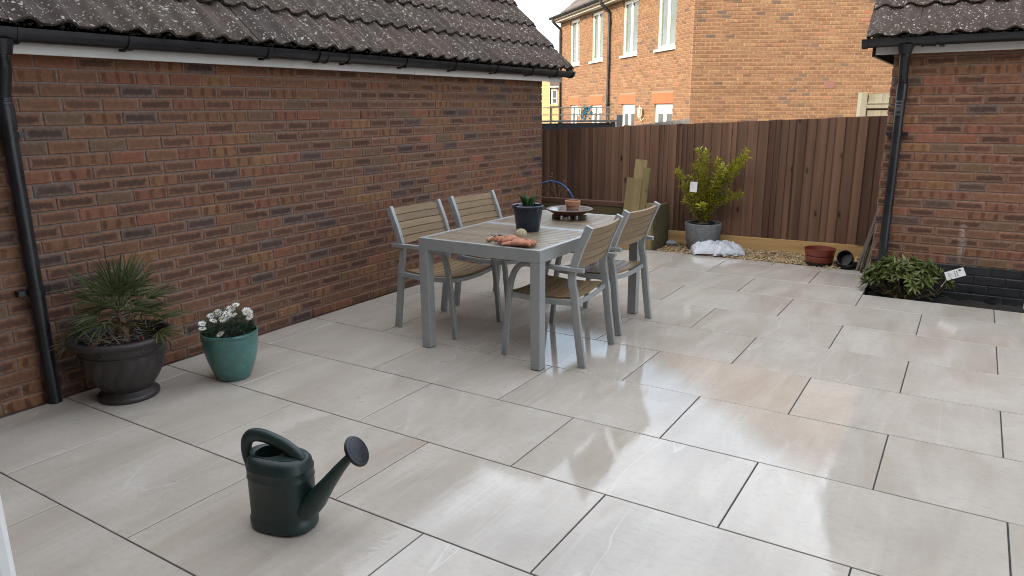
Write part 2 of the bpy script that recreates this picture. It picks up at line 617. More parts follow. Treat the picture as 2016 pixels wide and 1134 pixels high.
M_cslat = wood('tan_chair_slat', (0.25, 0.165, 0.080), (0.335, 0.232, 0.122), 'Y', 0.45, 70, False, 0.04, 0.35, 0.15, spec=0.5)
M_metal = simple('silver_grey_frame', (0.39, 0.405, 0.40), 0.38, 0.05, 20, 0.05, metal=0.25)
M_dish_in = simple('glazed_dish_inside', (0.05, 0.085, 0.12), 0.12, 0.3, 12)
M_terra = simple('terracotta', (0.42, 0.185, 0.10), 0.8, 0.15, 25, 0.15, dirt=0.15)
M_water = simple('still_water', (0.02, 0.025, 0.03), 0.02, 0.1, 3)
M_navy = simple('navy_glaze', (0.018, 0.026, 0.045), 0.18, 0.5, 14)
M_palmpot = simple('dark_brown_pot_plastic', (0.036, 0.030, 0.027), 0.5, 0.25, 14, 0.25, dirt=0.25)
M_teal = simple('teal_glaze', (0.070, 0.185, 0.165), 0.22, 0.22, 9, dirt=0.22)
M_stonepot = simple('grey_stone_pot', (0.17, 0.18, 0.18), 0.75, 0.25, 30, 0.8, bscale=45)
M_green_plastic = simple('dark_green_plastic', (0.013, 0.033, 0.030), 0.45, 0.2, 10, 0.1, bscale=200, dirt=0.16)
M_black_plastic = simple('black_plastic', (0.012, 0.012, 0.014), 0.42, 0.3, 20)
M_rose = simple('watering_rose_plastic', (0.012, 0.014, 0.022), 0.45, 0.2, 20)
M_redpot = simple('red_brown_pot_plastic', (0.22, 0.05, 0.028), 0.4, 0.12, 12, dirt=0.12)
M_hose = simple('blue_hose', (0.03, 0.16, 0.42), 0.35, 0.1, 10)
M_bark = simple('brown_bark', (0.13, 0.085, 0.05), 0.85, 0.3, 40, 0.5)
M_twig = simple('dry_twig', (0.22, 0.14, 0.085), 0.85, 0.3, 40)
M_glove = simple('orange_knit_glove', (0.50, 0.215, 0.125), 0.9, 0.2, 30, 0.8, bscale=260, dirt=0.25)
M_glovecuff = simple('grey_glove_back', (0.26, 0.16, 0.11), 0.9, 0.25, 40, 0.8, bscale=260)
M_twine = simple('cream_twine', (0.52, 0.45, 0.28), 0.9, 0.15, 60, 0.9, bscale=120)
M_rust = simple('rusty_trowel_steel', (0.14, 0.12, 0.105), 0.55, 0.3, 40, metal=0.5, dirt=0.4)
M_handle = simple('orange_wood_handle', (0.45, 0.21, 0.09), 0.55, 0.2, 40)
M_white = simple('white_card', (0.72, 0.72, 0.70), 0.5, 0.04, 20)
M_ink = simple('dark_print', (0.05, 0.05, 0.05), 0.6, 0.1, 30)
M_petal = simple('white_petal', (0.80, 0.80, 0.76), 0.6, 0.05, 40)
M_yellow = simple('yellow_flower_centre', (0.62, 0.44, 0.05), 0.7, 0.2, 60)
M_pink = simple('pale_pink_blossom', (0.62, 0.48, 0.50), 0.7, 0.1, 60)
M_palmleaf = leafmat('palm_leaf', (0.062, 0.092, 0.03), (0.165, 0.19, 0.075))
M_palmyel = leafmat('yellow_palm_leaf', (0.15, 0.14, 0.045), (0.20, 0.17, 0.06))
M_deadleaf = simple('dead_palm_leaf', (0.20, 0.165, 0.125), 0.9, 0.4, 30)
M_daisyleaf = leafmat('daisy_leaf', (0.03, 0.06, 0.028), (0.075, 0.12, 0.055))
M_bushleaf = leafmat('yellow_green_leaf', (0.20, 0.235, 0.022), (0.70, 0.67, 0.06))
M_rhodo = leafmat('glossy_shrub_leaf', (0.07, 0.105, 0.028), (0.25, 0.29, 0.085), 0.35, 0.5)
M_bulb = leafmat('bulb_leaf', (0.025, 0.075, 0.02), (0.06, 0.14, 0.04), 0.35, 0.5)
M_lintel = simple('red_soldier_brick', (0.50, 0.14, 0.055), 0.8, 0.12, 20)
M_glass = simple('window_glass', (0.10, 0.11, 0.11), 0.06, 0.3, 2)
M_curtain = simple('net_curtain', (0.42, 0.42, 0.40), 0.85, 0.12, 5)
M_sill = simple('white_sill', (0.72, 0.70, 0.64), 0.5, 0.05, 6)
M_lantern = simple('cream_lantern_paint', (0.72, 0.68, 0.55), 0.4, 0.05, 10)
M_blue = simple('bright_blue_plastic', (0.10, 0.42, 0.58), 0.4, 0.35, 30)
M_steel_grey = simple('grey_upvc_post', (0.20, 0.21, 0.22), 0.5, 0.1, 8)
M_leanboard = wood('grey_weathered_board', (0.25, 0.21, 0.165), (0.34, 0.29, 0.23), 'Z', 0.75, 50, False, 0.05, 0.3, 0.2)


def stone_material():
    t = NT('yellow_stone_blocks')
    p = t.obj()
    b = t.n('TexBrick')
    t.put(b, 'Vector', t.mapping(p, rot=(R(90), 0, 0)))
    t.put(b, 'Scale', 1.0)
    t.put(b, 'Color1', col((0.52, 0.38, 0.17)))
    t.put(b, 'Color2', col((0.40, 0.30, 0.15)))
    t.put(b, 'Mortar', col((0.30, 0.24, 0.15)))
    t.put(b, 'Mortar Size', 0.015)
    t.put(b, 'Brick Width', 0.42)
    t.put(b, 'Row Height', 0.17)
    n = t.noise(p, 8, 5)
    k = t.mix(t.mapr(n, 0.3, 0.7, 0, 0.5), b.outputs['Color'], (0.34, 0.26, 0.14))
    t.bump(b.outputs['Fac'], 0.4, 0.01)
    return t.fin(k, 0.9, 0, 0.2)


M_stone = stone_material()

# ------------------------------------------------------------------ brickwork
PAL = [((0.250, 0.140, 0.094), 0.95, 0.0, 30), ((0.225, 0.128, 0.088), 1.0, 0.0, 22), ((0.245, 0.132, 0.083), 0.35, 0.0, 14),
       ((0.262, 0.140, 0.082), 0.0, 0.85, 16), ((0.262, 0.122, 0.082), 0.1, 0.75, 8), ((0.150, 0.115, 0.102), 0.95, 0.0, 9),
       ((0.300, 0.132, 0.083), 0.15, 0.15, 4), ((0.290, 0.165, 0.085), 0.1, 0.6, 4), ((0.200, 0.138, 0.092), 0.25, 0.0, 6)]
HPAL = [((0.365, 0.205, 0.098), 0.45, 0.0, 30), ((0.385, 0.222, 0.108), 0.1, 0.55, 30), ((0.350, 0.192, 0.094), 0.55, 0.0, 24),
        ((0.375, 0.200, 0.100), 0.1, 0.2, 10), ((0.25, 0.165, 0.105), 0.45, 0.0, 4), ((0.40, 0.185, 0.095), 0.0, 0.0, 2), ((0.395, 0.240, 0.112), 0.2, 0.3, 10)]
HPAL = [((p[0][0] * 0.60, p[0][1] * 0.62, p[0][2] * 0.72), p[1], p[2], p[3]) for p in HPAL]
_mean = (0.238, 0.128, 0.080)
PAL = [(tuple((m_ + (x - m_) * 0.78) * k_ * 0.72 for x, m_, k_ in zip(p[0], _mean, (1.04, 1.0, 0.96))), p[1], p[2], p[3]) for p in PAL]
BPAL = [((0.012, 0.013, 0.015), 0.0, 0.0, 1)]
BCACHE = {}


def brick_geo(w, h, dep, rng, jit=0.0012):
    """front faces +y local, centred; returns verts, faces, uvs per vert"""
    ch = min(0.0045, h * 0.09)
    j = lambda: rng.uniform(-jit, jit)
    vs = []
    for (y, inset) in ((-dep, 0.0), (-ch, 0.0), (0.0, ch)):
        for sx, sz in ((-1, -1), (1, -1), (1, 1), (-1, 1)):
            vs.append((sx * (w / 2 - inset) + j(), y + (j() if inset else 0), sz * (h / 2 - inset) + j()))
    fs = [(8, 9, 10, 11)]
    for a in (0, 4):
        for k in range(4):
            k2 = (k + 1) % 4
            fs.append((a + k, a + k2, a + 4 + k2, a + 4 + k))
    uv = [((v[0] + w / 2) / w, (v[2] + h / 2) / h) for v in vs]
    return vs, fs, uv


def brick_mesh(name, items, mat):
    """items: list of (verts, faces, uvs, colour, kiss)"""
    V, F, UV, CC, KK = [], [], [], [], []
    for vs, fs, uv, c, k in items:
        o = len(V)
        V += vs
        for f in fs:
            F.append(tuple(i + o for i in f))
            for i in f:
                UV += [uv[i][0], uv[i][1]]
            CC += [c[0], c[1], c[2], 1.0] * len(f)
            KK += [k[0], k[1], k[2], 1.0] * len(f)
    me = bpy.data.meshes.new(name)
    me.from_pydata(V, [], F)
    u = me.uv_layers.new(name='UVMap')
    u.data.foreach_set('uv', UV)
    a = me.attributes.new('bcol', 'FLOAT_COLOR', 'CORNER')
    a.data.foreach_set('color', CC)
    a = me.attributes.new('bkis', 'FLOAT_COLOR', 'CORNER')
    a.data.foreach_set('color', KK)
    me.materials.append(mat)
    return me


def brick_wall(parent, pxf, O, u, n, L0, L1, z0, z1, bx, bz, zref, pref, mat, pal, openings=(), joint=0.0085, dep=0.03,
               max_ind=300, seed=1, first_is_odd=False, topfn=None):
    """bricks as children of `parent` (a wall part whose local frame is the thing's, world matrix pxf).
    O: local origin, u along, n outward. zref: height of a bed joint, course 0 lies just below it.
    pref: a perpend position (along u) in odd courses; even courses are shifted by half a brick."""
    rng = random.Random(seed)
    u = Vector(u).normalized()
    n = Vector(n).normalized()
    zax = Vector((0, 0, 1))
    flip = u.cross(zax).dot(n) < 0     # local x must make x cross? : basis (ux, n, z) right handed
    k0 = math.floor((zref - z1) / bz)
    k1 = math.ceil((zref - z0) / bz)
    tot = sum(p[3] for p in pal)
    cand = []
    for k in range(k0, k1):
        zt, zb = zref - k * bz, zref - (k + 1) * bz
        if zt > z1 + 0.02 or zb < z0 - bz:
            continue
        sh = pref + (0 if k % 2 == 1 else bx / 2)
        i0 = math.floor((L0 - sh) / bx) - 1
        i1 = math.ceil((L1 - sh) / bx) + 1
        for i in range(i0, i1):
            a, b = sh + i * bx + joint / 2, sh + (i + 1) * bx - joint / 2
            segs = [(max(a, L0), min(b, L1))]
            for (oa, ob, oz0, oz1) in openings:
                if zb + joint / 2 < oz1 and zt - joint / 2 > oz0:
                    ns = []
                    for (p, q) in segs:
                        if q <= oa or p >= ob:
                            ns.append((p, q))
                        else:
                            if p < oa:
                                ns.append((p, oa))
                            if q > ob:
                                ns.append((ob, q))
                    segs = ns
            for (p, q) in segs:
                if q - p < 0.02:
                    continue
                if topfn and zt > topfn((p + q) / 2):
                    continue
                cand.append((p, q, zb + joint / 2, zt - joint / 2))
    scored = []
    for c in cand:
        ctr = Vector(O) + u * ((c[0] + c[1]) / 2) + zax * ((c[2] + c[3]) / 2)
        w = pxf @ ctr
        pr = project(w)
        sc = -1.0
        if pr and -20 < pr[0] < 2036 and -10 < pr[1] < 1144:
            sc = (c[1] - c[0]) / pr[2]
        scored.append((sc, c, ctr))
    order = sorted(range(len(scored)), key=lambda i: -scored[i][0])
    ind = set(i for i in order[:max_ind] if scored[i][0] > 0)
    items = []
    ux = u if n.cross(zax).dot(u) < 0 else u
    # basis columns: local x -> ux, local y -> n, local z -> z (mirror-free when ux x n = z)
    if u.cross(n).z < 0:
        ux = -u
    rot = Matrix((ux, n, zax)).transposed().to_4x4()
    for i, (sc, c, ctr) in enumerate(scored):
        w, h = c[1] - c[0], c[3] - c[2]
        x = rng.uniform(0, tot)
        for pi, p in enumerate(pal):
            x -= p[3]
            if x <= 0:
                break
        var = rng.randrange(4)
        proud = rng.uniform(-0.0015, 0.0015)
        if i in ind:
            key = (mat.name, round(w, 3), round(h, 3), pi, var)
            if key not in BCACHE:
                r2 = random.Random(hash(key[1:]) & 0xffff)
                f = r2.uniform(0.9, 1.1)
                g = brick_geo(w, h, dep, r2)
                BCACHE[key] = brick_mesh('brick', [(g[0], g[1], g[2], tuple(q * f for q in p[0]), (p[1] * r2.uniform(0.5, 1.1), p[2] * r2.uniform(0.6, 1.0), r2.random()))], mat)
            o = bpy.data.objects.new('brick', BCACHE[key])
            C.objects.link(o)
            o.parent = parent
            o.matrix_basis = Matrix.Translation(ctr + n * proud) @ rot
        else:
            f = rng.uniform(0.9, 1.1)
            g = brick_geo(w, h, dep, rng)
            vs = [tuple(rot @ Vector(q) + ctr + n * proud) for q in g[0]]
            items.append((vs, g[1], g[2], tuple(q * f for q in p[0]), (p[1] * rng.uniform(0.5, 1.1), p[2] * rng.uniform(0.6, 1.0), rng.random())))
    if items:
        me = brick_mesh('brickwork', items, mat)
        o = bpy.data.objects.new('brickwork', me)
        C.objects.link(o)
        o.parent = parent
        stuff(o)
    return len(ind), len(items)

# ================================================================== SETTING
g = MB()
gr = 60
g.add([(-gr, -gr, -0.14), (gr, -gr, -0.14), (gr, gr * 2, -0.14), (-gr, gr * 2, -0.14)], [(0, 1, 2, 3)])
struct(g.build('ground', M_ground))

# ---- patio: mortar bed with each porcelain tile laid on it
patio = MB()
patio.box(0.045, 7.6, -0.80, 6.226, -0.13, -0.0045)
bed = struct(patio.build('patio', M_grout))
pb = MB().box(0.045, 3.487, 6.226, 7.175, -0.13, -0.0045).build('mortar_bed', M_grout, bed)
X0, LX, Y0, LY = 0.2688, 0.9206, 2.783, 0.605
GAP = 0.006
rngt = random.Random(3)
TCACHE = {}


def paving_tile(x0, x1, y0, y1):
    x0, x1, y0, y1 = x0 + GAP / 2, x1 - GAP / 2, y0 + GAP / 2, y1 - GAP / 2
    if x1 - x0 < 0.03 or y1 - y0 < 0.03:
        return
    w, h = x1 - x0, y1 - y0
    key = (round(w, 3), round(h, 3))
    if key not in TCACHE:
        c = 0.0018
        vs = [(sx * w / 2, sy * h / 2, -0.022) for sx, sy in ((-1, -1), (1, -1), (1, 1), (-1, 1))]
        vs += [(sx * w / 2, sy * h / 2, -c) for sx, sy in ((-1, -1), (1, -1), (1, 1), (-1, 1))]
        vs += [(sx * (w / 2 - c), sy * (h / 2 - c), 0) for sx, sy in ((-1, -1), (1, -1), (1, 1), (-1, 1))]
        fs = [(8, 9, 10, 11)] + [(a + k, a + (k + 1) % 4, a + 4 + (k + 1) % 4, a + 4 + k) for a in (0, 4) for k in range(4)]
        me = bpy.data.meshes.new('paving_tile')
        me.from_pydata(vs, [], fs)
        me.materials.append(M_tile)
        TCACHE[key] = me
    o = bpy.data.objects.new('paving_tile', TCACHE[key])
    C.objects.link(o)
    o.parent = bed
    o.location = ((x0 + x1) / 2, (y0 + y1) / 2, rngt.uniform(-0.0012, 0.0))
    o.rotation_euler = (rngt.gauss(0, 0.0011), rngt.gauss(0, 0.0008), 0)


for r in range(-6, 8):
    ya, yb = Y0 + r * LY, Y0 + (r + 1) * LY
    if r == 7:
        yb = 7.175
    ya = max(ya, -0.80)
    sh = X0 if r % 2 == 0 else X0 + LX / 2
    for i in range(-2, 9):
        xa, xb = max(0.045, sh + i * LX), min(7.6, sh + (i + 1) * LX)
        if xb <= 0.05 or xa >= 7.6:
            continue
        if r <= 4:
            paving_tile(xa, xb, ya, yb)
        elif r == 5:
            if xa < 3.48:
                paving_tile(xa, min(xb, 3.491), ya, yb)
            if xb > 3.50:
                paving_tile(max(xa, 3.491), xb, ya, 6.226)
        elif xa < 3.48:
            paving_tile(xa, min(xb, 3.487), ya, yb)

soil = MB()
rs = random.Random(5)


def bumpy(m, x0, x1, y0, y1, z, nx, ny, amp, sc=9):
    vs = [(x0 + (x1 - x0) * i / nx, y0 + (y1 - y0) * j / ny, z + amp * mnoise.fractal(Vector((x0 + (x1 - x0) * i / nx, y0 + (y1 - y0) * j / ny, 3.1)) * sc, 0.8, 2.0, 4)) for j in range(ny + 1) for i in range(nx + 1)]
    fs = [(j * (nx + 1) + i, j * (nx + 1) + i + 1, (j + 1) * (nx + 1) + i + 1, (j + 1) * (nx + 1) + i) for j in range(ny) for i in range(nx)]
    m.add(vs, fs)


bumpy(soil, 3.495, 7.6, 6.23, 6.64, -0.045, 120, 20, 0.022)
struct(soil.build('soil_bed', M_soil, smooth=True))

# ---- gravel strip in front of the fence
gb = MB()
bumpy(gb, 1.27, 3.48, 7.17, 7.95, -0.03, 80, 26, 0.02, 6)
struct(gb.build('gravel_bed', simple('gravel_sand', (0.20, 0.145, 0.08), 0.95, 0.3, 30, 0.6), smooth=True))


def gravel_mat():
    t = NT('yellow_gravel')
    v = t.attr('val')
    k = t.mix(v, (0.26, 0.16, 0.07), (0.68, 0.53, 0.32))
    k = t.mix(t.mapr(t.noise(t.pos(), 90, 3), 0.4, 0.7, 0, 0.4), k, (0.34, 0.24, 0.13))
    return t.fin(k, 0.8, 0, 0.3)


pebV = []
for _ in range(6):
    bm = bmesh.new()
    bmesh.ops.create_icosphere(bm, subdivisions=1, radius=1)
    sx, sy, sz = rs.uniform(0.8, 1.3), rs.uniform(0.7, 1.0), rs.uniform(0.45, 0.7)
    vs = [(v.co.x * sx * rs.uniform(.85, 1.15), v.co.y * sy * rs.uniform(.85, 1.15), v.co.z * sz) for v in bm.verts]
    pebV.append((vs, [tuple(v.index for v in f.verts) for f in bm.faces]))
    bm.free()
gv = MB()
for k in range(7400):
    x, y = rs.uniform(1.285, 3.47), rs.uniform(7.185, 7.86)
    s = rs.uniform(0.006, 0.0135)
    z = -0.03 + 0.02 * mnoise.fractal(Vector((x, y, 3.1)) * 6, 0.8, 2.0, 4) + rs.uniform(0.0, 0.02) + 0.012
    if x < 1.62 and rs.random() < 0.35:
        gv.cur = rs.uniform(0.0, 0.35) + 0.01
    else:
        gv.cur = min(1, max(0.01, rs.gauss(0.55, 0.28)))
    a = rs.uniform(0, 6.28)
    ca, sa = math.cos(a), math.sin(a)
    vs, fs = pebV[k % 6]
    gv.add([(x + s * (q[0] * ca - q[1] * sa), y + s * (q[0] * sa + q[1] * ca), z + s * q[2]) for q in vs], fs)
stuff(tag(gv.build('gravel', gravel_mat(), smooth=True, recalc=False), 'loose yellow gravel between the patio and the dark fence', 'gravel'))


# ================================================================== ROOF TILES AND GUTTERS
TW, TG = 0.36, 0.345


def roof_tile_mesh():
    prof = []
    N = 26
    for i in range(N + 1):
        x = TW * i / N
        z = 0.0
        for c in (0.085, 0.265):
            d = abs(x - c) / 0.062
            if d < 1:
                z = max(z, 0.034 * (math.cos(d * math.pi) * 0.5 + 0.5) ** 0.75)
        if i == N:
            z -= 0.003
        prof.append((x, z))
    L, th = 0.42, 0.016
    vs, fs = [], []
    ys = (0.0, 0.006, 0.2, L)
    for y in ys:
        for (x, z) in prof:
            vs.append((x, y, z + th - (0.004 if y == 0 else 0) - 0.03 * y / TG))
    n = N + 1
    for j in range(len(ys) - 1):
        for i in range(N):
            fs.append((j * n + i, j * n + i + 1, (j + 1) * n + i + 1, (j + 1) * n + i))
    o = len(vs)
    for (x, z) in prof:
        vs.append((x, 0.004, z * 0.92 - 0.006))
    for i in range(N):
        fs.append((o + i, o + i + 1, i + 1, i))
    for k in (0, N):      # side edges
        o2 = len(vs)
        for y in ys:
            vs.append((prof[k][0], y, prof[k][1] - 0.008 - 0.03 * y / TG))
        for j in range(len(ys) - 1):
            fs.append((j * n + k, (j + 1) * n + k, o2 + j + 1, o2 + j))
    me = bpy.data.meshes.new('roof_tile')
    me.from_pydata(vs, [], fs)
    me.materials.append(M_roof)
    me.polygons.foreach_set('use_smooth', [True] * len(me.polygons))
    me.set_sharp_from_angle(angle=R(50))
    return me


TILE_ME = roof_tile_mesh()


def tile_roof(roof, base, across, slope, ncol, nrow, seed, shiftodd=0.0):
    """base: lower corner in the thing's local frame"""
    rg = random.Random(seed)
    across, slope = Vector(across), Vector(slope)
    nn = across.cross(slope)
    rot = Matrix((across, slope, nn)).transposed().to_4x4()
    moss = MB()
    for r in range(nrow):
        for c in range(ncol):
            p = Vector(base) + across * (c * TW) + slope * (r * TG) + nn * (0.03 + rg.uniform(-0.002, 0.003))
            o = bpy.data.objects.new('roof_tile', TILE_ME)
            C.objects.link(o)
            o.parent = roof
            o.matrix_basis = Matrix.Translation(p + slope * rg.uniform(-0.004, 0.004)) @ rot @ Matrix.Rotation(rg.gauss(0, 0.004), 4, 'Z')
            for cc in (0.085, 0.265):      # moss packed under the rolls and along the laps
                for k in range(7):
                    q = p + across * (cc + rg.gauss(0, 0.034)) + nn * rg.uniform(-0.018, 0.014) + slope * rg.uniform(-0.006, 0.006)
                    s = rg.uniform(0.006, 0.015)
                    vs, fs = pebV[rg.randrange(6)]
                    moss.add([tuple(q + Vector((v[0], v[1], v[2])) * s) for v in vs], fs)
            for k in range(5):
                q = p + across * rg.uniform(0, TW) + nn * rg.uniform(-0.012, 0.004) + slope * rg.uniform(-0.006, 0.004)
                s = rg.uniform(0.004, 0.010)
                vs, fs = pebV[rg.randrange(6)]
                moss.add([tuple(q + Vector((v[0], v[1], v[2])) * s) for v in vs], fs)
    stuff(moss.build('moss', M_moss, roof, recalc=False))


def gutter_profile(r=0.056, t=0.004, n=12):
    pts = [(r * math.cos(math.pi + math.pi * i / n), r * math.sin(math.pi + math.pi * i / n) * 1.15) for i in range(n + 1)]
    inn = [((r - t) * math.cos(2 * math.pi - math.pi * i / n), (r - t) * math.sin(2 * math.pi - math.pi * i / n) * 1.15 + 0.001) for i in range(n + 1)]
    return pts + inn


def frame_points(poly, origin, a, b):
    return [Vector(origin) + Vector(a) * p[0] + Vector(b) * p[1] for p in poly]


def extrude_profile(mb, poly, o0, o1, a, b):
    v0 = frame_points(poly, o0, a, b)
    v1 = frame_points(poly, o1, a, b)
    n = len(poly)
    fs = [tuple(range(n - 1, -1, -1)), tuple(range(n, 2 * n))] + [(i, (i + 1) % n, n + (i + 1) % n, n + i) for i in range(n)]
    mb.add(v0 + v1, fs)


def gutter(parent, p0, p1, out, brackets, unions, cap_end=True, cap_start=False):
    """p0..p1: centre of the gutter's open top; out: horizontal unit vector away from the wall (all in local frame)"""
    p0, p1, out = Vector(p0), Vector(p1), Vector(out)
    d = (p1 - p0).normalized()
    z = Vector((0, 0, 1))
    m = MB()
    extrude_profile(m, gutter_profile(), p0, p1, out, z)
    gt = m.build('gutter', M_gutter, parent, smooth=True)
    for b in brackets:
        m = MB()
        q = p0 + d * b
        extrude_profile(m, gutter_profile(0.063, 0.006), q - d * 0.018, q + d * 0.018, out, z)
        m.box(-0.1, -0.04, -0.016, 0.016, -0.075, -0.045, Matrix.Translation(q) @ Matrix((out, d, z)).transposed().to_4x4())
        m.build('gutter_bracket', M_gutter, gt, smooth=True)
    for b in unions:
        m = MB()
        q = p0 + d * b
        extrude_profile(m, gutter_profile(0.062, 0.005), q - d * 0.05, q + d * 0.05, out, z)
        for e in (-0.04, 0.04):
            extrude_profile(m, gutter_profile(0.066, 0.008), q + d * (e - 0.008), q + d * (e + 0.008), out, z)
        m.build('gutter_union', M_gutter, gt, smooth=True)
    for f, on_ in ((p1, cap_end), (p0, cap_start)):
        if on_:
            m = MB()
            s_ = 1 if f is p1 else -1
            half = gutter_profile(0.062, 0.02)[:13]
            extrude_profile(m, half, f - d * 0.03 * s_, f + d * 0.012 * s_, out, z)
            m.build('end_cap', M_gutter, gt, smooth=True)
    return gt


# ================================================================== LEFT GARAGE
BX, BZ = 0.2137, 0.0737
ga = thing('brick_garage', 'long brown brick garage with lichen-spotted tiled roof and black gutter', 'garage', (0, 0, 0))
core = MB().box(-3.1, -0.007, -0.2, 6.925, -0.2, 1.86)
core.prism([(-3.1, 1.86), (-0.007, 1.86), (-1.55, 3.36)], -0.2, 6.925, 'Y')
lw = core.build('wall', M_mortar, ga)
I4 = Matrix.Identity(4)
brick_wall(lw, I4, (0, 0, 0), (0, 1, 0), (1, 0, 0), -0.2, 6.935, -0.1, 1.86, BX, BZ, 1.753, 1.7043, M_brick, PAL, seed=11)
brick_wall(lw, I4, (0, 6.932, 0), (1, 0, 0), (0, 1, 0), -3.1, -0.104, -0.1, 1.86, BX, BZ, 1.753, 0.0, M_brick, PAL, seed=12, max_ind=0)
sl = R(44.5)
slope_l = Vector((-math.cos(sl), 0, math.sin(sl)))
nrm_l = Vector((math.sin(sl), 0, math.cos(sl)))
NC = 21
base_l = Vector((0.185, 7.285 - NC * TW, 1.925))
rf = MB()
e0, e1 = base_l - nrm_l * 0.004, base_l + slope_l * (7 * TG) - nrm_l * 0.012
for y0, y1 in ((base_l.y, 7.26),):
    a = [Vector((e0.x - 0.05, 0, e0.z + 0.045)), Vector((e1.x, 0, e1.z)), Vector((2 * e1.x - e0.x, 0, e0.z))]
    rf.prism([(q.x, q.z) for q in a], y0, y1, 'Y')
roof_l = rf.build('roof', M_roof, ga)
tile_roof(roof_l, base_l, (0, 1, 0), slope_l, NC, 7, 21)
ridge = MB()
for k in range(17):
    y = base_l.y + k * 0.45
    ridge.tube([(e1.x, y, e1.z - 0.01), (e1.x, y + 0.44, e1.z - 0.01)], [0.12, 0.115], 16)
ridge.build('ridge_tiles', M_roof, roof_l, smooth=True)
vm = MB()
rv = random.Random(4)
pts = [base_l + slope_l * (k * 0.05) + Vector((0, NC * TW - 0.01, 0)) + nrm_l * (0.006 + rv.uniform(-0.004, 0.006)) for k in range(48)]
vm.tube(pts, [0.021 + rv.uniform(-0.004, 0.006) for _ in pts], 7)
vm.build('verge_mortar', simple('verge_mortar', (0.17, 0.155, 0.135), 0.95, 0.4, 20, 0.8, bscale=50, dirt=0.5), roof_l, smooth=True)
vm = MB()
vm.lathe([(0.03, -0.03), (0.05, 0.0), (0.035, 0.035), (0.0, 0.045)], 10, (0.165, 7.27, 1.945))
vm.build('verge_end', simple('pale_mortar_lump', (0.36, 0.35, 0.33), 0.95, 0.3, 30, 0.7), roof_l, smooth=True)
fm = MB().box(0.078, 0.098, -0.2, 4.62, 1.812, 1.935)
fa = fm.build('fascia_board', M_fascia, ga, bevel=0.003)
fm = MB().box(0.078, 0.098, 4.623, 7.20, 1.811, 1.935)
fm.build('fascia_board', M_fascia, ga, bevel=0.003)
MB().box(0.0005, 0.0775, -0.2, 7.19, 1.822, 1.834).build('soffit', M_fascia, ga)
MB().box(-0.06, 0.0775, 7.10, 7.19, 1.836, 1.96).build('barge_end', M_fascia, ga)
nail = [(0.0982, y, 1.895) for y in (1.75, 2.55, 3.3, 4.1, 4.9, 5.65, 6.4, 7.0)]
for q in nail:
    m = MB()
    m.lathe([(0.005, 0), (0.004, 0.003), (0, 0.004)], 8, q, M=Matrix.Rotation(R(90), 4, 'Y'))
    m.build('nail_cover', M_fascia, fa, smooth=True)
gl = gutter(ga, (0.157, -0.2, 1.925), (0.157, 7.30, 1.925), (1, 0, 0), [2.32, 3.25, 3.98, 4.62, 5.28, 5.95, 6.6, 7.12], [1.72, 3.72])


def downpipe(parent, top, wallpt, zb, clamps, tape, rad=0.035, out=None):
    m = MB()
    m.tube([(top[0], top[1], top[2]), (top[0], top[1], top[2] - 0.07)], [0.062, 0.045], 20)
    m.tube([(top[0], top[1], top[2] - 0.07), (top[0], top[1], top[2] - 0.13), (wallpt[0], wallpt[1], top[2] - 0.26), (wallpt[0], wallpt[1], top[2] - 0.34), (wallpt[0], wallpt[1], zb)], rad, 20)
    m.tube([(wallpt[0], wallpt[1], top[2] - 0.30), (wallpt[0], wallpt[1], top[2] - 0.42)], rad + 0.006, 20)
    p = m.build('downpipe', M_gutter, parent, smooth=True)
    for z in clamps:
        m = MB()
        m.tube([(wallpt[0], wallpt[1], z - 0.018), (wallpt[0], wallpt[1], z + 0.018)], rad + 0.006, 20)
        d = Vector((0, 1, 0)) if out == 'X' else Vector((1, 0, 0))
        for s_ in (-1, 1):
            q = Vector((wallpt[0], wallpt[1], z)) + d * s_ * (rad + 0.022)
            if out == 'X':
                m.box(q.x - 0.055, q.x - 0.012, q.y - 0.022, q.y + 0.022, z - 0.014, z + 0.014)
            else:
                m.box(q.x - 0.022, q.x + 0.022, q.y + 0.0, q.y + 0.045, z - 0.014, z + 0.014)
        m.build('pipe_clamp', M_gutter, p, smooth=True)
    for (z0, z1) in tape:
        m = MB()
        k = int((z1 - z0) / 0.011)
        for i in range(k):
            z = z0 + (z1 - z0) * i / k
            m.tube([(wallpt[0], wallpt[1], z), (wallpt[0], wallpt[1], z + 0.009)], [rad + 0.0025 + random.uniform(0, 0.0025), rad + 0.002], 18)
        m.build('tape_wrap', M_black_plastic, p, smooth=True)
    return p


downpipe(ga, (0.157, 1.49, 1.87), (0.062, 1.507), 0.0, [1.42, 0.62], [(1.47, 1.62)], out='X')

# ================================================================== RIGHT GARAGE
RX, RY = 3.485, 6.62
gb_ = thing('brick_garage', 'brick garage corner with black painted plinth behind the low shrub', 'garage', (RX, RY, 0))
RXF = Matrix.Translation((RX, RY, 0))
core = MB().box(0.007, 4.6, 0.007, 5.2, -0.2, 2.0)
core.prism([(0.007, 2.0), (5.2, 2.0), (2.6, 4.55)], 0.007, 4.6, 'X')
rw = core.build('wall', M_mortar, gb_)
BX2, BZ2 = 0.2188, 0.0755
ZP = 0.247
brick_wall(rw, RXF, (0, 0, 0), (1, 0, 0), (0, -1, 0), 0.0, 4.6, ZP + 0.001, 2.0, BX2, BZ2, 1.5294, 3.7166 - RX, M_brick, PAL, seed=31)
brick_wall(rw, RXF, (0, 0, 0), (0, 1, 0), (-1, 0, 0), 0.031, 5.2, ZP + 0.001, 2.0, BX2, BZ2, 1.5294, 0.0, M_brick, PAL, seed=32, max_ind=0)
pl = MB().box(0.004, 4.6, 0.004, 5.2, -0.25, ZP - 0.004).build('plinth', M_black_brick, gb_)
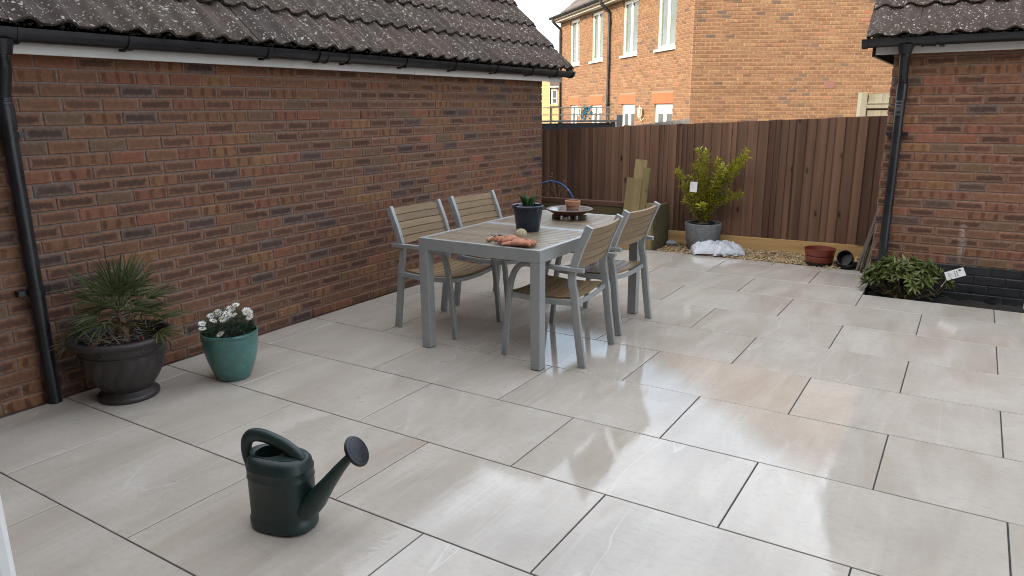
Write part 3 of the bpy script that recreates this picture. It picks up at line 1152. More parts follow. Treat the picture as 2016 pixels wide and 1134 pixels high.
brick_wall(pl, RXF, (0, 0, 0), (1, 0, 0), (0, -1, 0), 0.0, 4.6, -0.12, ZP - 0.02, BX2, BZ2, 1.5294 - 17 * BZ2, 3.7166 - RX + 0.1, M_black_brick, BPAL, seed=33, max_ind=120)
brick_wall(pl, RXF, (0, 0, 0), (0, 1, 0), (-1, 0, 0), 0.031, 5.2, -0.12, ZP - 0.02, BX2, BZ2, 1.5294 - 17 * BZ2, 0.1, M_black_brick, BPAL, seed=34, max_ind=0)
sr = R(44.5)
slope_r = Vector((0, math.cos(sr), math.sin(sr)))
nrm_r = Vector((0, -math.sin(sr), math.cos(sr)))
base_r = Vector((3.292 - RX, 6.455 - RY, 2.035))
e0, e1 = base_r - nrm_r * 0.004, base_r + slope_r * (9 * TG) - nrm_r * 0.012
m = MB()
m.prism([(e0.y + 0.05, e0.z + 0.045), (2 * e1.y - e0.y, e0.z), (e1.y, e1.z)], base_r.x + 0.02, 4.8, 'X')
roof_r = m.build('roof', M_roof, gb_)
tile_roof(roof_r, base_r, (1, 0, 0), slope_r, 12, 9, 22)
m = MB()
pts = [base_r + slope_r * (k * 0.05) + Vector((0.008, 0, 0)) + nrm_r * (0.004 + rv.uniform(-0.003, 0.003)) for k in range(62)]
m.tube(pts, [0.016 + rv.uniform(-0.003, 0.004) for _ in pts], 7)
m.build('verge_mortar', M_roof, roof_r, smooth=True)
MB().box(3.36 - RX, 4.6, -0.098, -0.078, 1.928, 2.05).build('fascia_board', M_fascia, gb_, bevel=0.003)
MB().box(3.37 - RX, 4.6, -0.0775, 0.0055, 1.94, 1.952).build('soffit', M_fascia, gb_)
MB().box(3.335 - RX, 3.359 - RX, -0.10, 5.2, 1.915, 2.04).build('bargeboard', M_gutter, gb_)
gr_ = gutter(gb_, (4.6, -0.157, 2.045), (3.275 - RX, -0.157, 2.045), (0, -1, 0), [4.52, 4.26, 3.5, 2.8, 2.0], [4.35])
downpipe(gb_, (3.578 - RX, -0.157, 1.995), (3.578 - RX, -0.055), -0.06, [1.30], [(1.45, 1.60)], out='Y')

# ================================================================== FENCE
F0, F1 = Vector((-0.75, 7.72, 0)), Vector((3.478, 7.90, 0))
fd = (F1 - F0).normalized()
fn_ = Vector((fd.y, -fd.x, 0))        # toward the patio
fe = thing('fence', 'dark brown stained fence of overlapping vertical boards behind the patio', 'fence', (F0.x, F0.y, 0), math.atan2(fd.y, fd.x))
FL = (F1 - F0).length
rfz = random.Random(8)


def fence_top(x):
    X = F0.x + fd.x * x
    return 1.262 + (X + 0.55) * 0.046 if X < 0.66 else 1.318 + (X - 0.66) * 0.0425


x = 0.0
while x < FL - 0.02:
    w = rfz.choice((0.055, 0.066, 0.08, 0.095, 0.11))
    zt = fence_top(x) + rfz.uniform(-0.004, 0.004)
    x1 = min(x + w + 0.012, FL)
    tk = rfz.uniform(0.013, 0.017)
    m = MB()
    m.add([(x, -0.004, 0.10), (x1, -tk - 0.006, 0.10), (x1, -0.006, 0.10), (x, 0.0, 0.10),
           (x, -0.004, zt), (x1, -tk - 0.006, zt + 0.003), (x1, -0.006, zt + 0.003), (x, 0.0, zt)],
          [(0, 1, 2, 3), (4, 7, 6, 5), (0, 4, 5, 1), (1, 5, 6, 2), (2, 6, 7, 3), (3, 7, 4, 0)])
    b = m.build('fence_board', M_fence, fe)
    x += w
for xp in (1.42, 3.1):
    MB().box(xp - 0.045, xp + 0.045, 0.004, 0.09, -0.1, fence_top(xp) - 0.02).build('fence_post', M_fence, fe)
for z in (0.3, 1.0):
    MB().box(0.02, FL - 0.02, 0.0015, 0.045, z, z + 0.06).build('fence_rail', M_fence, fe)
MB().box(1.385, 1.465, -0.035, -0.024, 0.4, fence_top(1.42) + 0.01).build('fence_cover_strip', M_fence, fe, bevel=0.002)
gbd = MB().box(1.86, 2.30, -0.052, -0.026, 0.005, 0.135).build('gravel_board', M_newwood, fe, bevel=0.003)
MB().box(2.30, FL - 0.01, -0.046, -0.024, -0.03, 0.128).build('gravel_board', M_newwood, fe, bevel=0.003)

# ================================================================== THE HOUSE BEHIND THE CAMERA (shades the patio)
oh = thing('brick_house', 'two storey brick house whose patio door opens onto the paving', 'house', (-4.5, -0.82, 0))
OXF = Matrix.Translation((-4.5, -0.82, 0))
m = MB().box(0.0, 14.5, -8.0, -0.007, -0.2, 5.4)
m.prism([(-8.0, 5.4), (-0.007, 5.4), (-4.0, 8.4)], 0.0, 14.5, 'X')
ow = m.build('wall', M_mortar, oh)
ohops = [(7.75, 9.45, -0.2, 2.1), (3.6, 5.4, 0.9, 2.1), (11.0, 12.6, 0.9, 2.1), (3.7, 4.9, 3.3, 4.5), (7.9, 9.1, 3.3, 4.5), (11.2, 12.4, 3.3, 4.5)]
brick_wall(ow, OXF, (0, 0, 0), (1, 0, 0), (0, 1, 0), 0.0, 14.5, -0.1, 5.4, 0.225, 0.075, 2.1, 0.0, M_brick, PAL, openings=ohops, seed=41, max_ind=0)
for (a, b, z0, z1) in ohops:
    fr = MB()
    z0 = max(z0, 0.0)
    fr.box(a, b, -0.006, 0.012, z0, z0 + 0.06).box(a, b, -0.006, 0.012, z1 - 0.06, z1)
    fr.box(a, a + 0.06, -0.006, 0.012, z0 + 0.06, z1 - 0.06).box(b - 0.06, b, -0.006, 0.012, z0 + 0.06, z1 - 0.06)
    fr.box((a + b) / 2 - 0.04, (a + b) / 2 + 0.04, -0.006, 0.012, z0 + 0.06, z1 - 0.06)
    wf = fr.build('window_frame', M_upvc, oh)
    for p0, p1 in ((a + 0.06, (a + b) / 2 - 0.04), ((a + b) / 2 + 0.04, b - 0.06)):
        MB().box(p0, p1, -0.006, 0.002, z0 + 0.06, z1 - 0.06).build('pane', M_glass, wf)
m = MB()
m.add([(-0.3, 0.32, 5.32), (14.8, 0.32, 5.32), (14.8, -4.0, 8.56), (-0.3, -4.0, 8.56), (-0.3, -8.32, 5.32), (14.8, -8.32, 5.32)], [(0, 1, 2, 3), (3, 2, 5, 4)])
m.add([(-0.3, 0.32, 5.24), (14.8, 0.32, 5.24), (14.8, -4.0, 8.46), (-0.3, -4.0, 8.46), (-0.3, -8.32, 5.24), (14.8, -8.32, 5.24)], [(3, 2, 1, 0), (4, 5, 2, 3)])
m.build('roof', M_roof, oh, recalc=False)
MB().box(-0.1, 14.6, 0.02, 0.3, 5.2, 5.232).build('soffit', M_fascia, oh)
# open door leaf whose rounded edge shows at the frame's lower left
dl = thing('patio_door', 'white plastic patio door leaf standing open with rounded edge', 'door', (3.262, -0.80, 0), math.atan2(0.755, 0.232))
DL = math.hypot(0.755, 0.232)
m = MB().box(0.0, DL - 0.035, -0.03, 0.03, 0.05, 2.05)
m.build('leaf', M_upvc, dl, bevel=0.006)
m = MB().box(DL - 0.034, DL, -0.036, 0.036, 0.04, 2.06)
m.build('edge_profile', M_upvc, dl, bevel=0.02, bseg=4)
MB().box(0.12, DL - 0.15, -0.034, 0.034, 0.25, 1.93).build('pane', M_glass, dl)
for s_ in (-1, 1):
    m = MB().tube([(DL - 0.09, 0.03 * s_, 1.0), (DL - 0.09, 0.075 * s_, 1.0), (DL - 0.2, 0.075 * s_, 1.0)], 0.009, 10)
    m.build('handle', M_upvc, dl, smooth=True)

# ================================================================== NEIGHBOUR'S HOUSE
HA = R(46.3)
HP = (-0.88, 14.497, 0)
nh = thing('brick_house', 'sunlit orange brick house with white windows and red brick lintels behind the fence', 'house', HP, HA)
HXF = Matrix.Translation(HP) @ Matrix.Rotation(HA, 4, 'Z')
HW, HL, HE = 7.6, 8.62, 4.22
wins = [(6.82, 7.72), (4.97, 5.87), (2.74, 3.68), (0.78, 1.70)]
drs = [(6.87, 7.62), (4.96, 5.80), (2.77, 3.62), (0.78, 1.70)]
ops = [(a, b, 2.755, 4.01) for a, b in wins] + [(a, b, -0.3, 1.60) for a, b in drs] + [(a - 0.03, b + 0.14, 1.60, 1.83) for a, b in drs]


def panel_boxes(mb, x0, x1, L0, L1, z0, z1, openings):
    ys = sorted(set([L0, L1] + [q for o_ in openings for q in o_[:2] if L0 < q < L1]))
    for a, b in zip(ys[:-1], ys[1:]):
        cut = sorted((max(z0, o_[2]), min(z1, o_[3])) for o_ in openings if o_[0] < (a + b) / 2 < o_[1])
        z = z0
        for c, d in cut:
            if c > z + 1e-4:
                mb.box(x0, x1, a, b, z, c)
            z = max(z, d)
        if z1 > z + 1e-4:
            mb.box(x0, x1, a, b, z, z1)


m = MB().box(0.102, HW, 0.008, HL - 0.008, -0.3, HE)
m.prism([(0.008, HE), (HW, HE), (HW / 2, HE + HW / 2 * 0.8)], 0.008, HL - 0.008, 'Y')
panel_boxes(m, 0.008, 0.102, 0.008, HL - 0.008, -0.3, HE, [q for q in ops])
hw = m.build('wall', M_hmortar, nh)
gab = lambda x: HE + min(x, HW - x) * 0.8 + 0.01
brick_wall(hw, HXF, (0, 0, 0), (1, 0, 0), (0, -1, 0), 0.0, HW, -0.1, 7.3, 0.2188, 0.0755, HE, 0.06, M_hbrick, HPAL, seed=51, joint=0.009, max_ind=170, topfn=gab)
brick_wall(hw, HXF, (0, 0, 0), (0, 1, 0), (-1, 0, 0), 0.031, HL, -0.1, HE, 0.2188, 0.0755, HE, 0.1, M_hbrick, HPAL, openings=ops, seed=52, joint=0.009, max_ind=130, dep=0.085)
# red soldier lintels, each brick on end
for a, b in drs:
    ln = MB().box(0.001, 0.10, a - 0.03, b + 0.14, 1.6005, 1.8295).build('lintel', M_lintel, nh)
    k = int((b - a + 0.17) / 0.075)
    for i in range(k):
        y = a - 0.03 + (b - a + 0.17) * i / k
        MB().box(-0.006, 0.05, y + 0.003, y + (b - a + 0.17) / k - 0.003, 1.605, 1.825).build('lintel_brick', M_lintel, ln)


def hwindow(a, b, z0, z1, door=False, split=0.42):
    fr = MB()
    t = 0.075 if not door else 0.10
    xf, xb = 0.055, 0.10
    mid = a + (b - a) * split
    fr.box(xf, xb, a, b, z0, z0 + t).box(xf, xb, a, b, z1 - t, z1)
    fr.box(xf, xb, a, a + t, z0 + t, z1 - t).box(xf, xb, b - t, b, z0 + t, z1 - t)
    fr.box(xf, xb, mid - t * 0.6, mid + t * 0.6, z0 + t, z1 - t)
    f = fr.build('door' if door else 'window', M_upvc, nh)
    for p, q in ((a + t, mid - t * 0.6), (mid + t * 0.6, b - t)):
        zz0 = z0 + t if not door else 0.3
        zz1 = z1 - t - (0.0 if not door else 0.12)
        MB().box(0.075, 0.079, p, q, zz0, zz1).build('pane', M_glass if door else M_winglass, f)
        if door:
            MB().box(0.062, 0.10, p, q, zz1, z1 - t).build('top_panel', M_upvc, f)
        else:
            n = 26
            vs = []
            for i in range(n + 1):
                y = p + (q - p) * i / n
                xx = 0.092 + 0.004 * math.sin(i * 1.9)
                vs += [(xx, y, zz0), (xx, y, zz1)]
            MB().add(vs, [(2 * i, 2 * i + 1, 2 * i + 3, 2 * i + 2) for i in range(n)]).build('curtain', M_curtain, f, smooth=True)
    return f


tg = NT('clear_window_glass')
gls = tg.n('BsdfGlossy')
gls.inputs['Roughness'].default_value = 0.03
trn = tg.n('BsdfTransparent')
trn.inputs['Color'].default_value = (0.8, 0.83, 0.82, 1)
mxs = tg.n('MixShader')
mxs.inputs[0].default_value = 0.12
tg.t.links.new(trn.outputs[0], mxs.inputs[1])
tg.t.links.new(gls.outputs[0], mxs.inputs[2])
tg.t.links.new(mxs.outputs[0], tg.t.nodes['Material Output'].inputs[0])
M_winglass = tg.m

for i, (a, b) in enumerate(wins):
    # the opening is a real recess: side cheeks, head and a back plate 9 cm in
    hwindow(a, b, 2.756, 4.008, split=0.5 if i else 0.42)
    MB().box(-0.045, 0.0995, a - 0.02, b + 0.05, 2.70, 2.7545).build('window_sill', M_sill, nh, bevel=0.006)
for i, (a, b) in enumerate(drs):
    hwindow(a, b, -0.1, 1.598, door=True, split=0.5)
m = MB()
ov = 0.28
zr = HE + HW / 2 * 0.8
prs = []
for k in range(13):      # lapped rows of roof tiles, left slope
    t0, t1 = k / 13, (k + 1.12) / 13
    xa, xb = -ov + (HW / 2 + ov) * t0, -ov + (HW / 2 + ov) * min(1, t1)
    za, zb = HE - ov * 0.8 + 0.10 + (xa + ov) * 0.8, HE - ov * 0.8 + 0.10 + (xb + ov) * 0.8
    m.add([(xa, -0.06, za + 0.03), (xb, -0.06, zb + 0.005), (xb, HL + 0.06, zb + 0.005), (xa, HL + 0.06, za + 0.03),
           (xa, -0.06, za - 0.01), (xb, -0.06, zb - 0.03), (xb, HL + 0.06, zb - 0.03), (xa, HL + 0.06, za - 0.01)],
          [(0, 1, 2, 3), (7, 6, 5, 4), (0, 3, 7, 4), (0, 4, 5, 1), (3, 2, 6, 7)])
    xa, xb = HW - xa, HW - xb
    m.add([(xa, -0.06, za + 0.03), (xb, -0.06, zb + 0.005), (xb, HL + 0.06, zb + 0.005), (xa, HL + 0.06, za + 0.03)], [(0, 3, 2, 1)])
M_hroof = simple('brown_house_roof', (0.11, 0.085, 0.065), 0.85, 0.3, 12, 0.4)
m.build('roof', M_hroof, nh)
MB().box(-0.20, -0.005, 0.0, HL, HE - 0.17, HE - 0.155).build('soffit', M_sill, nh)
MB().box(-0.222, -0.202, 0.0, HL, HE - 0.18, HE - 0.03).build('fascia_board', simple('cream_fascia', (0.62, 0.56, 0.42), 0.5, 0.05, 5), nh)
gutter(nh, (-0.285, -0.05, HE - 0.01), (-0.285, HL + 0.1, HE - 0.01), (-1, 0, 0), [0.8, 2.4, 4.0, 5.6, 7.2], [])
for yy in (4.40, 8.45):
    m = MB().tube([(-0.285, yy, HE - 0.06), (-0.285, yy, HE - 0.16), (-0.06, yy - 0.02, HE - 0.36), (-0.06, yy - 0.02, HE - 0.5), (-0.06, yy - 0.02, -0.1)], 0.04, 12)
    p = m.build('downpipe', M_gutter, nh, smooth=True)
    for z in (3.6, 2.75, 1.6):
        MB().tube([(-0.06, yy - 0.02, z - 0.02), (-0.06, yy - 0.02, z + 0.02)], 0.052, 12).build('pipe_clamp', M_gutter, p, smooth=True)
MB().box(3.12, 3.34, -0.006, 0.02, 1.88, 2.03).build('air_brick', simple('purple_air_brick', (0.24, 0.11, 0.09), 0.8, 0.2, 30), nh, bevel=0.006)


def lantern(yc, zc, s=1.0):
    m = MB()
    m.lathe([(0.0, 0.16), (0.008, 0.15), (0.01, 0.115), (0.05, 0.085), (0.062, 0.07), (0.05, 0.062)], 6, (-0.11, yc, zc))
    m.lathe([(0.0, -0.16), (0.02, -0.15), (0.05, -0.1), (0.05, -0.085)], 6, (-0.11, yc, zc))
    for k in range(6):
        a = math.pi * 2 * k / 6
        m.tube([(-0.11 + 0.047 * math.cos(a), yc + 0.047 * math.sin(a), zc - 0.09), (-0.11 + 0.052 * math.cos(a), yc + 0.052 * math.sin(a), zc + 0.07)], 0.009, 6)
    m.tube([(-0.11, yc, zc - 0.14), (-0.06, yc, zc - 0.2), (0.0, yc, zc - 0.14)], 0.01, 6)
    o = m.build('wall_lantern', M_lantern, nh, smooth=True)
    MB().lathe([(0.036, -0.085), (0.042, 0.062)], 6, (-0.11, yc, zc)).build('lantern_glass', simple('pale_lantern_glass', (0.45, 0.45, 0.36), 0.2, 0.05, 5), o)


lantern(2.22, 1.42)
lantern(6.45, 1.42)
# ---- stone cottage far behind
ca = thing('stone_cottage', 'distant yellow stone cottage with one white window beyond the charcoal fence', 'cottage', (-18.8, 40.4, 0), math.atan2(0.532, 0.8466))
MB().box(-6.0, 0.15, 0.2, 7.0, -0.3, 4.9).build('wall', M_stone, ca)
MB().box(0.152, 3.2, 0.35, 6.0, -0.3, 2.75).build('extension_wall', M_stone, ca)
m = MB()
m.add([(-6.4, -0.2, 4.75), (0.62, -0.2, 4.78), (0.62, 3.6, 5.2), (-6.4, 3.6, 5.2), (-6.4, -0.2, 4.9), (0.62, -0.2, 4.93), (0.62, 3.6, 5.3), (-6.4, 3.6, 5.3)], [(0, 1, 2, 3), (4, 7, 6, 5), (0, 4, 5, 1), (1, 5, 6, 2)])
m.build('roof', M_hroof, ca)
MB().box(0.153, 3.3, 0.0, 6.0, 2.88, 3.12).build('extension_roof', M_hroof, ca)
MB().box(0.153, 3.3, 0.05, 0.3, 2.76, 2.86).build('fascia_board', M_upvc, ca)
MB().box(0.14, 0.20, 0.25, 0.34, -0.3, 4.8).build('drainpipe', M_gutter, ca)
f = MB().box(0.26, 0.62, 0.30, 0.345, 1.75, 2.66).build('window', M_upvc, ca)
for z0, z1 in ((1.83, 2.08), (2.14, 2.58)):
    MB().box(0.32, 0.56, 0.29, 0.30, z0, z1).build('pane', M_glass, f)
MB().box(0.18, 0.75, 0.22, 0.35, 1.62, 1.748).build('window_sill', M_stone, ca)

# ---- charcoal slat fence with trellis
c0, c1 = Vector((-2.1, 7.98, 0)), Vector((-0.13, 9.17, 0))
ang = math.atan2((c1 - c0).y, (c1 - c0).x)
CL = (c1 - c0).length
cf = thing('slat_fence', 'charcoal painted slat fence topped with pale square trellis', 'fence', (c0.x, c0.y, 0), ang)
for k in range(11):
    z = -0.1 + k * 0.13
    MB().box(0, CL, 0, 0.02, z, min(z + 0.122, 1.335)).build('slat', M_charcoal, cf)
for xx in (0.02, 0.8, 1.55, CL - 0.02):
    MB().box(xx - 0.03, xx + 0.03, -0.025, -0.001, -0.1, 1.335).build('batten', M_charcoal, cf)
MB().box(-0.02, CL + 0.02, -0.03, 0.05, 1.337, 1.362).build('cap_rail', M_greywood, cf)
MB().box(CL + 0.03, CL + 0.11, -0.04, 0.04, -0.1, 1.43).build('post', M_steel_grey, cf)
for i in range(13):
    xx = 0.35 + i * 0.155
    if xx < CL:
        MB().box(xx - 0.008, xx + 0.008, 0.0, 0.012, 1.363, 1.545 - 0.01 * ((i * 7) % 3)).build('trellis_lath', M_trellis, cf)
for z in (1.43, 1.525):
    MB().box(0.3, CL, -0.012, -0.001, z, z + 0.013).build('trellis_lath', M_trellis, cf)
bl = MB()
rb = random.Random(2)
for k in range(26):
    bl.leaf((rb.uniform(-0.07, 0.07), rb.uniform(-0.012, 0.012), rb.uniform(-0.09, 0.09)), (rb.uniform(-1, 1), rb.uniform(-0.4, 0.4), rb.uniform(-1, 0.4)), (0.4, -1, 0.3), rb.uniform(0.035, 0.06), 0.035)
ob = bl.build('hanging_cloth', M_blue, recalc=False)
ob.location = (c0.x + math.cos(ang) * 1.93, c0.y + math.sin(ang) * 1.93 - 0.03, 1.46)
tag(ob, 'bright blue ribbon bundle hanging on the pale trellis', 'ribbon')
iv = MB()
for k in range(70):
    iv.cur = rb.uniform(0.05, 1)
    iv.leaf((rb.gauss(0, 0.09), rb.uniform(-0.06, 0.0), rb.gauss(0, 0.07)), (rb.uniform(-1, 1), rb.uniform(-0.8, 0.2), rb.uniform(-0.8, 0.8)), (0, -1, 0.4), rb.uniform(0.03, 0.055), 0.035)
ob = iv.build('ivy', M_rhodo, recalc=False)
ob.location = (-1.12, 8.50, 1.27)
tag(ob, 'small green ivy clump growing over the charcoal fence', 'ivy')

# ---- grey board fence by the neighbour's wall
g0, g1 = Vector((-0.50, 10.12, 0)), Vector((0.41, 10.74, 0))
gf = thing('board_fence', 'weathered grey board fence in front of the house corner', 'fence', (g0.x, g0.y, 0), math.atan2((g1 - g0).y, (g1 - g0).x))
GL = (g1 - g0).length
k = 0
x = 0
while x < GL - 0.02:
    w = rb.uniform(0.085, 0.1)
    zt = 1.235 + 0.13 * (x / GL)
    MB().box(x, min(x + w - 0.006, GL), 0, 0.018, -0.1, zt + rb.uniform(-0.004, 0.004)).build('fence_board', M_greywood, gf)
    x += w
MB().box(0, GL, 0.0185, 0.06, 0.9, 0.96).build('fence_rail', M_greywood, gf)
# ---- pale fence panel by the right garage
pf = thing('panel_fence', 'pale weathered wooden fence panel with post beside the right brick garage', 'fence', (2.73, 11.02, 0), math.atan2(0.28, 0.40))
MB().box(-0.03, 0.06, -0.05, 0.04, -0.1, 1.70).build('post', M_palewood, pf, bevel=0.004)
x = 0.062
while x < 2.2:
    w = rb.uniform(0.11, 0.13)
    MB().box(x, x + w - 0.004, 0.0, 0.016, -0.1, 1.685 + rb.uniform(-0.005, 0.005)).build('fence_board', M_palewood, pf)
    x += w
for z in (0.5, 1.49):
    MB().box(0.062, 2.2, -0.045, -0.001, z, z + 0.05).build('fence_rail', M_palewood, pf)
MB().box(0.062, 2.2, -0.03, -0.001, 1.552, 1.575).build('moulding', M_palewood, pf)

# ================================================================== RAISED BED AND LEANING TIMBERS
rbed = thing('raised_bed', 'green stained sleeper planter with brown cap rail behind the table', 'planter', (-0.6, 7.21, 0))
for z0, z1 in ((-0.1, 0.218), (0.222, 0.448)):
    MB().box(0.0, 1.0, 0, 0.05, z0, z1).build('sleeper', M_sleeper, rbed, bevel=0.004)
    MB().box(1.004, 1.86, 0, 0.05, z0, z1).build('sleeper', M_sleeper, rbed, bevel=0.004)
MB().box(0.0, 1.66, -0.012, 0.075, 0.449, 0.50).build('cap_rail', M_rail, rbed, bevel=0.004)
MB().box(1.80, 1.86, 0.052, 0.46, -0.1, 0.47).build('end_board', M_sleeper, rbed, bevel=0.004)
MB().box(1.78, 1.85, -0.06, -0.002, -0.1, 0.515).build('post', M_oldwood, rbed, bevel=0.004)
m = MB()
bumpy(m, 0.0, 1.79, 0.051, 0.50, 0.40, 40, 12, 0.02)
m.build('soil', M_soil, rbed, smooth=True)


def leaning(name, mat, x, w, t, L, yb, zb, tilt, roll, label, group=None, cat='plank'):
    o = MB().box(-w / 2, w / 2, -t / 2, t / 2, 0, L).build(name, mat, None, bevel=0.003)
    o.location = (x, yb, zb)
    o.rotation_euler = (-tilt, roll, 0)
    tag(o, label, cat, group)
    return o


leaning('plank', M_oldwood, 0.995, 0.175, 0.022, 0.79, 7.055, 0.0, R(9), R(3.0), 'short mossy timber plank with nail holes, front of three leaning at the planter')
leaning('plank', M_oldwood, 1.035, 0.135, 0.022, 0.985, 7.10, 0.0, R(7), R(3.0), 'tallest mossy timber plank leaning on the planter rail')
leaning('plank', M_oldwood, 1.115, 0.07, 0.03, 0.90, 7.125, 0.0, R(5), R(3.0), 'narrow mossy timber batten leaning behind two wider planks')
st = MB()
st.lathe([(0.0, -0.03), (0.05, -0.02), (0.065, 0.01), (0.04, 0.04), (0.0, 0.045)], 9, (0, 0, 0), fn=lambda r, z, w, i: r * (1 + 0.15 * math.sin(3 * w + i)))
o = st.build('stone', simple('grey_stone', (0.22, 0.23, 0.24), 0.85, 0.2, 20, 0.5), smooth=True)
o.location = (1.34, 7.56, 0.02)
tag(o, 'small grey stone beside the planter end', 'stone')
# blue hose hoop
m = MB()
m.tube([(-0.16 + 0.31 * math.cos(a), 7.46, 0.36 + 0.305 * math.sin(a)) for a in [math.pi * (0.06 + 0.88 * i / 30) for i in range(31)]], 0.011, 10)
tag(m.build('hose', M_hose, smooth=True), 'blue plastic hose bent in an arch over the planter', 'hose')
# bare twiggy shrub with a few blossoms
sh = thing('twiggy_shrub', 'bare twiggy shrub with pale blossoms growing in the planter', 'shrub', (-0.02, 7.36, 0.40))
m, fl_ = MB(), MB()
rt = random.Random(12)
tips = [(-0.17, 0.02, 0.27), (-0.10, 0.0, 0.33), (0.09, -0.02, 0.29), (0.12, 0.03, 0.18), (-0.27, 0.0, 0.2), (0.0, 0.02, 0.22), (0.14, 0.02, 0.06), (-0.06, -0.05, 0.37), (-0.3, 0.03, 0.10)]
for q in tips:
    q = Vector(q)
    c = Vector((q.x * 0.25, q.y, q.z * 0.5))
    pts = [Vector((0, 0, 0)) * (1 - t) ** 2 + c * 2 * t * (1 - t) + q * t * t for t in [i / 7 for i in range(8)]]
    pts = [p + Vector((rt.uniform(-.004, .004), rt.uniform(-.004, .004), 0)) for p in pts]
    m.tube(pts, [0.0042 - 0.0004 * i for i in range(8)], 5)
    for k in range(2):
        b0 = pts[4 + k]
        m.tube([b0, b0 + Vector((rt.uniform(-.05, .05), rt.uniform(-.03, .03), rt.uniform(.02, .07)))], [0.0022, 0.001], 4)
    for k in range(8):
        fl_.leaf(q, (rt.uniform(-1, 1), rt.uniform(-1, 1), rt.uniform(-.3, 1)), (rt.random(), rt.random(), 1), 0.014, 0.011)
m.build('stems', M_twig, sh, smooth=True)
fl_.build('blossom', M_pink, sh, recalc=False)

# ================================================================== TABLE
TZ = 0.735
TWd, TLn = 0.90, 1.508
tb = thing('garden_table', 'long outdoor dining table with grey metal frame and wood-look slats', 'table', (1.645, 4.02, 0), R(-0.22))
lg = 0.066
for sx in (-1, 1):
    for sy in (-1, 1):
        xa, xb = sorted((sx * TWd / 2, sx * (TWd / 2 - lg)))
        ya, yb = sorted((sy * TLn / 2, sy * (TLn / 2 - lg)))
        MB().box(xa, xb, ya, yb, 0.004, TZ - 0.0755).build('leg', M_metal, tb, bevel=0.003)
        MB().box(xa + 0.003, xb - 0.003, ya + 0.003, yb - 0.003, 0.0, 0.0038).build('foot_pad', M_black_plastic, tb)
fr = MB()
ap = 0.032
fr.box(-TWd / 2, TWd / 2, -TLn / 2, -TLn / 2 + ap, TZ - 0.075, TZ)
fr.box(-TWd / 2, TWd / 2, TLn / 2 - ap, TLn / 2, TZ - 0.075, TZ)
fr.box(-TWd / 2, -TWd / 2 + ap, -TLn / 2 + ap + 0.0005, TLn / 2 - ap - 0.0005, TZ - 0.075, TZ)
fr.box(TWd / 2 - ap, TWd / 2, -TLn / 2 + ap + 0.0005, TLn / 2 - ap - 0.0005, TZ - 0.075, TZ)
fr.box(-TWd / 2 + ap + 0.0005, TWd / 2 - ap - 0.0005, -0.035, 0.035, TZ - 0.04, TZ - 0.0005)
fr.build('frame', M_metal, tb, bevel=0.0025)
M_slatx = wood('table_slat_wood', (0.235, 0.178, 0.112), (0.31, 0.245, 0.165), 'X', 0.36, 75, False, 0.03, 0.4, 0.12, spec=0.6)
for a, b in ((-TLn / 2 + ap, -0.035), (0.035, TLn / 2 - ap)):
    n = 13
    for i in range(n):
        y0 = a + (b - a) * i / n
        MB().box(-TWd / 2 + ap + 0.002, TWd / 2 - ap - 0.002, y0 + 0.003, y0 + (b - a) / n - 0.003, TZ - 0.022, TZ - 0.0015).build('table_slat', M_slatx, tb, bevel=0.0018, bseg=1)
MB().box(-0.4, 0.4, -0.3, -0.27, TZ - 0.045, TZ - 0.0225).build('cross_bar', M_metal, tb)
MB().box(-0.4, 0.4, 0.3, 0.33, TZ - 0.045, TZ - 0.0225).build('cross_bar', M_metal, tb)

# ================================================================== CHAIRS
def arc(p0, p1, p2, n=8):
    return [((1 - t) ** 2 * p0[0] + 2 * t * (1 - t) * p1[0] + t * t * p2[0], (1 - t) ** 2 * p0[1] + 2 * t * (1 - t) * p1[1] + t * t * p2[1]) for t in [i / n for i in range(n + 1)]]


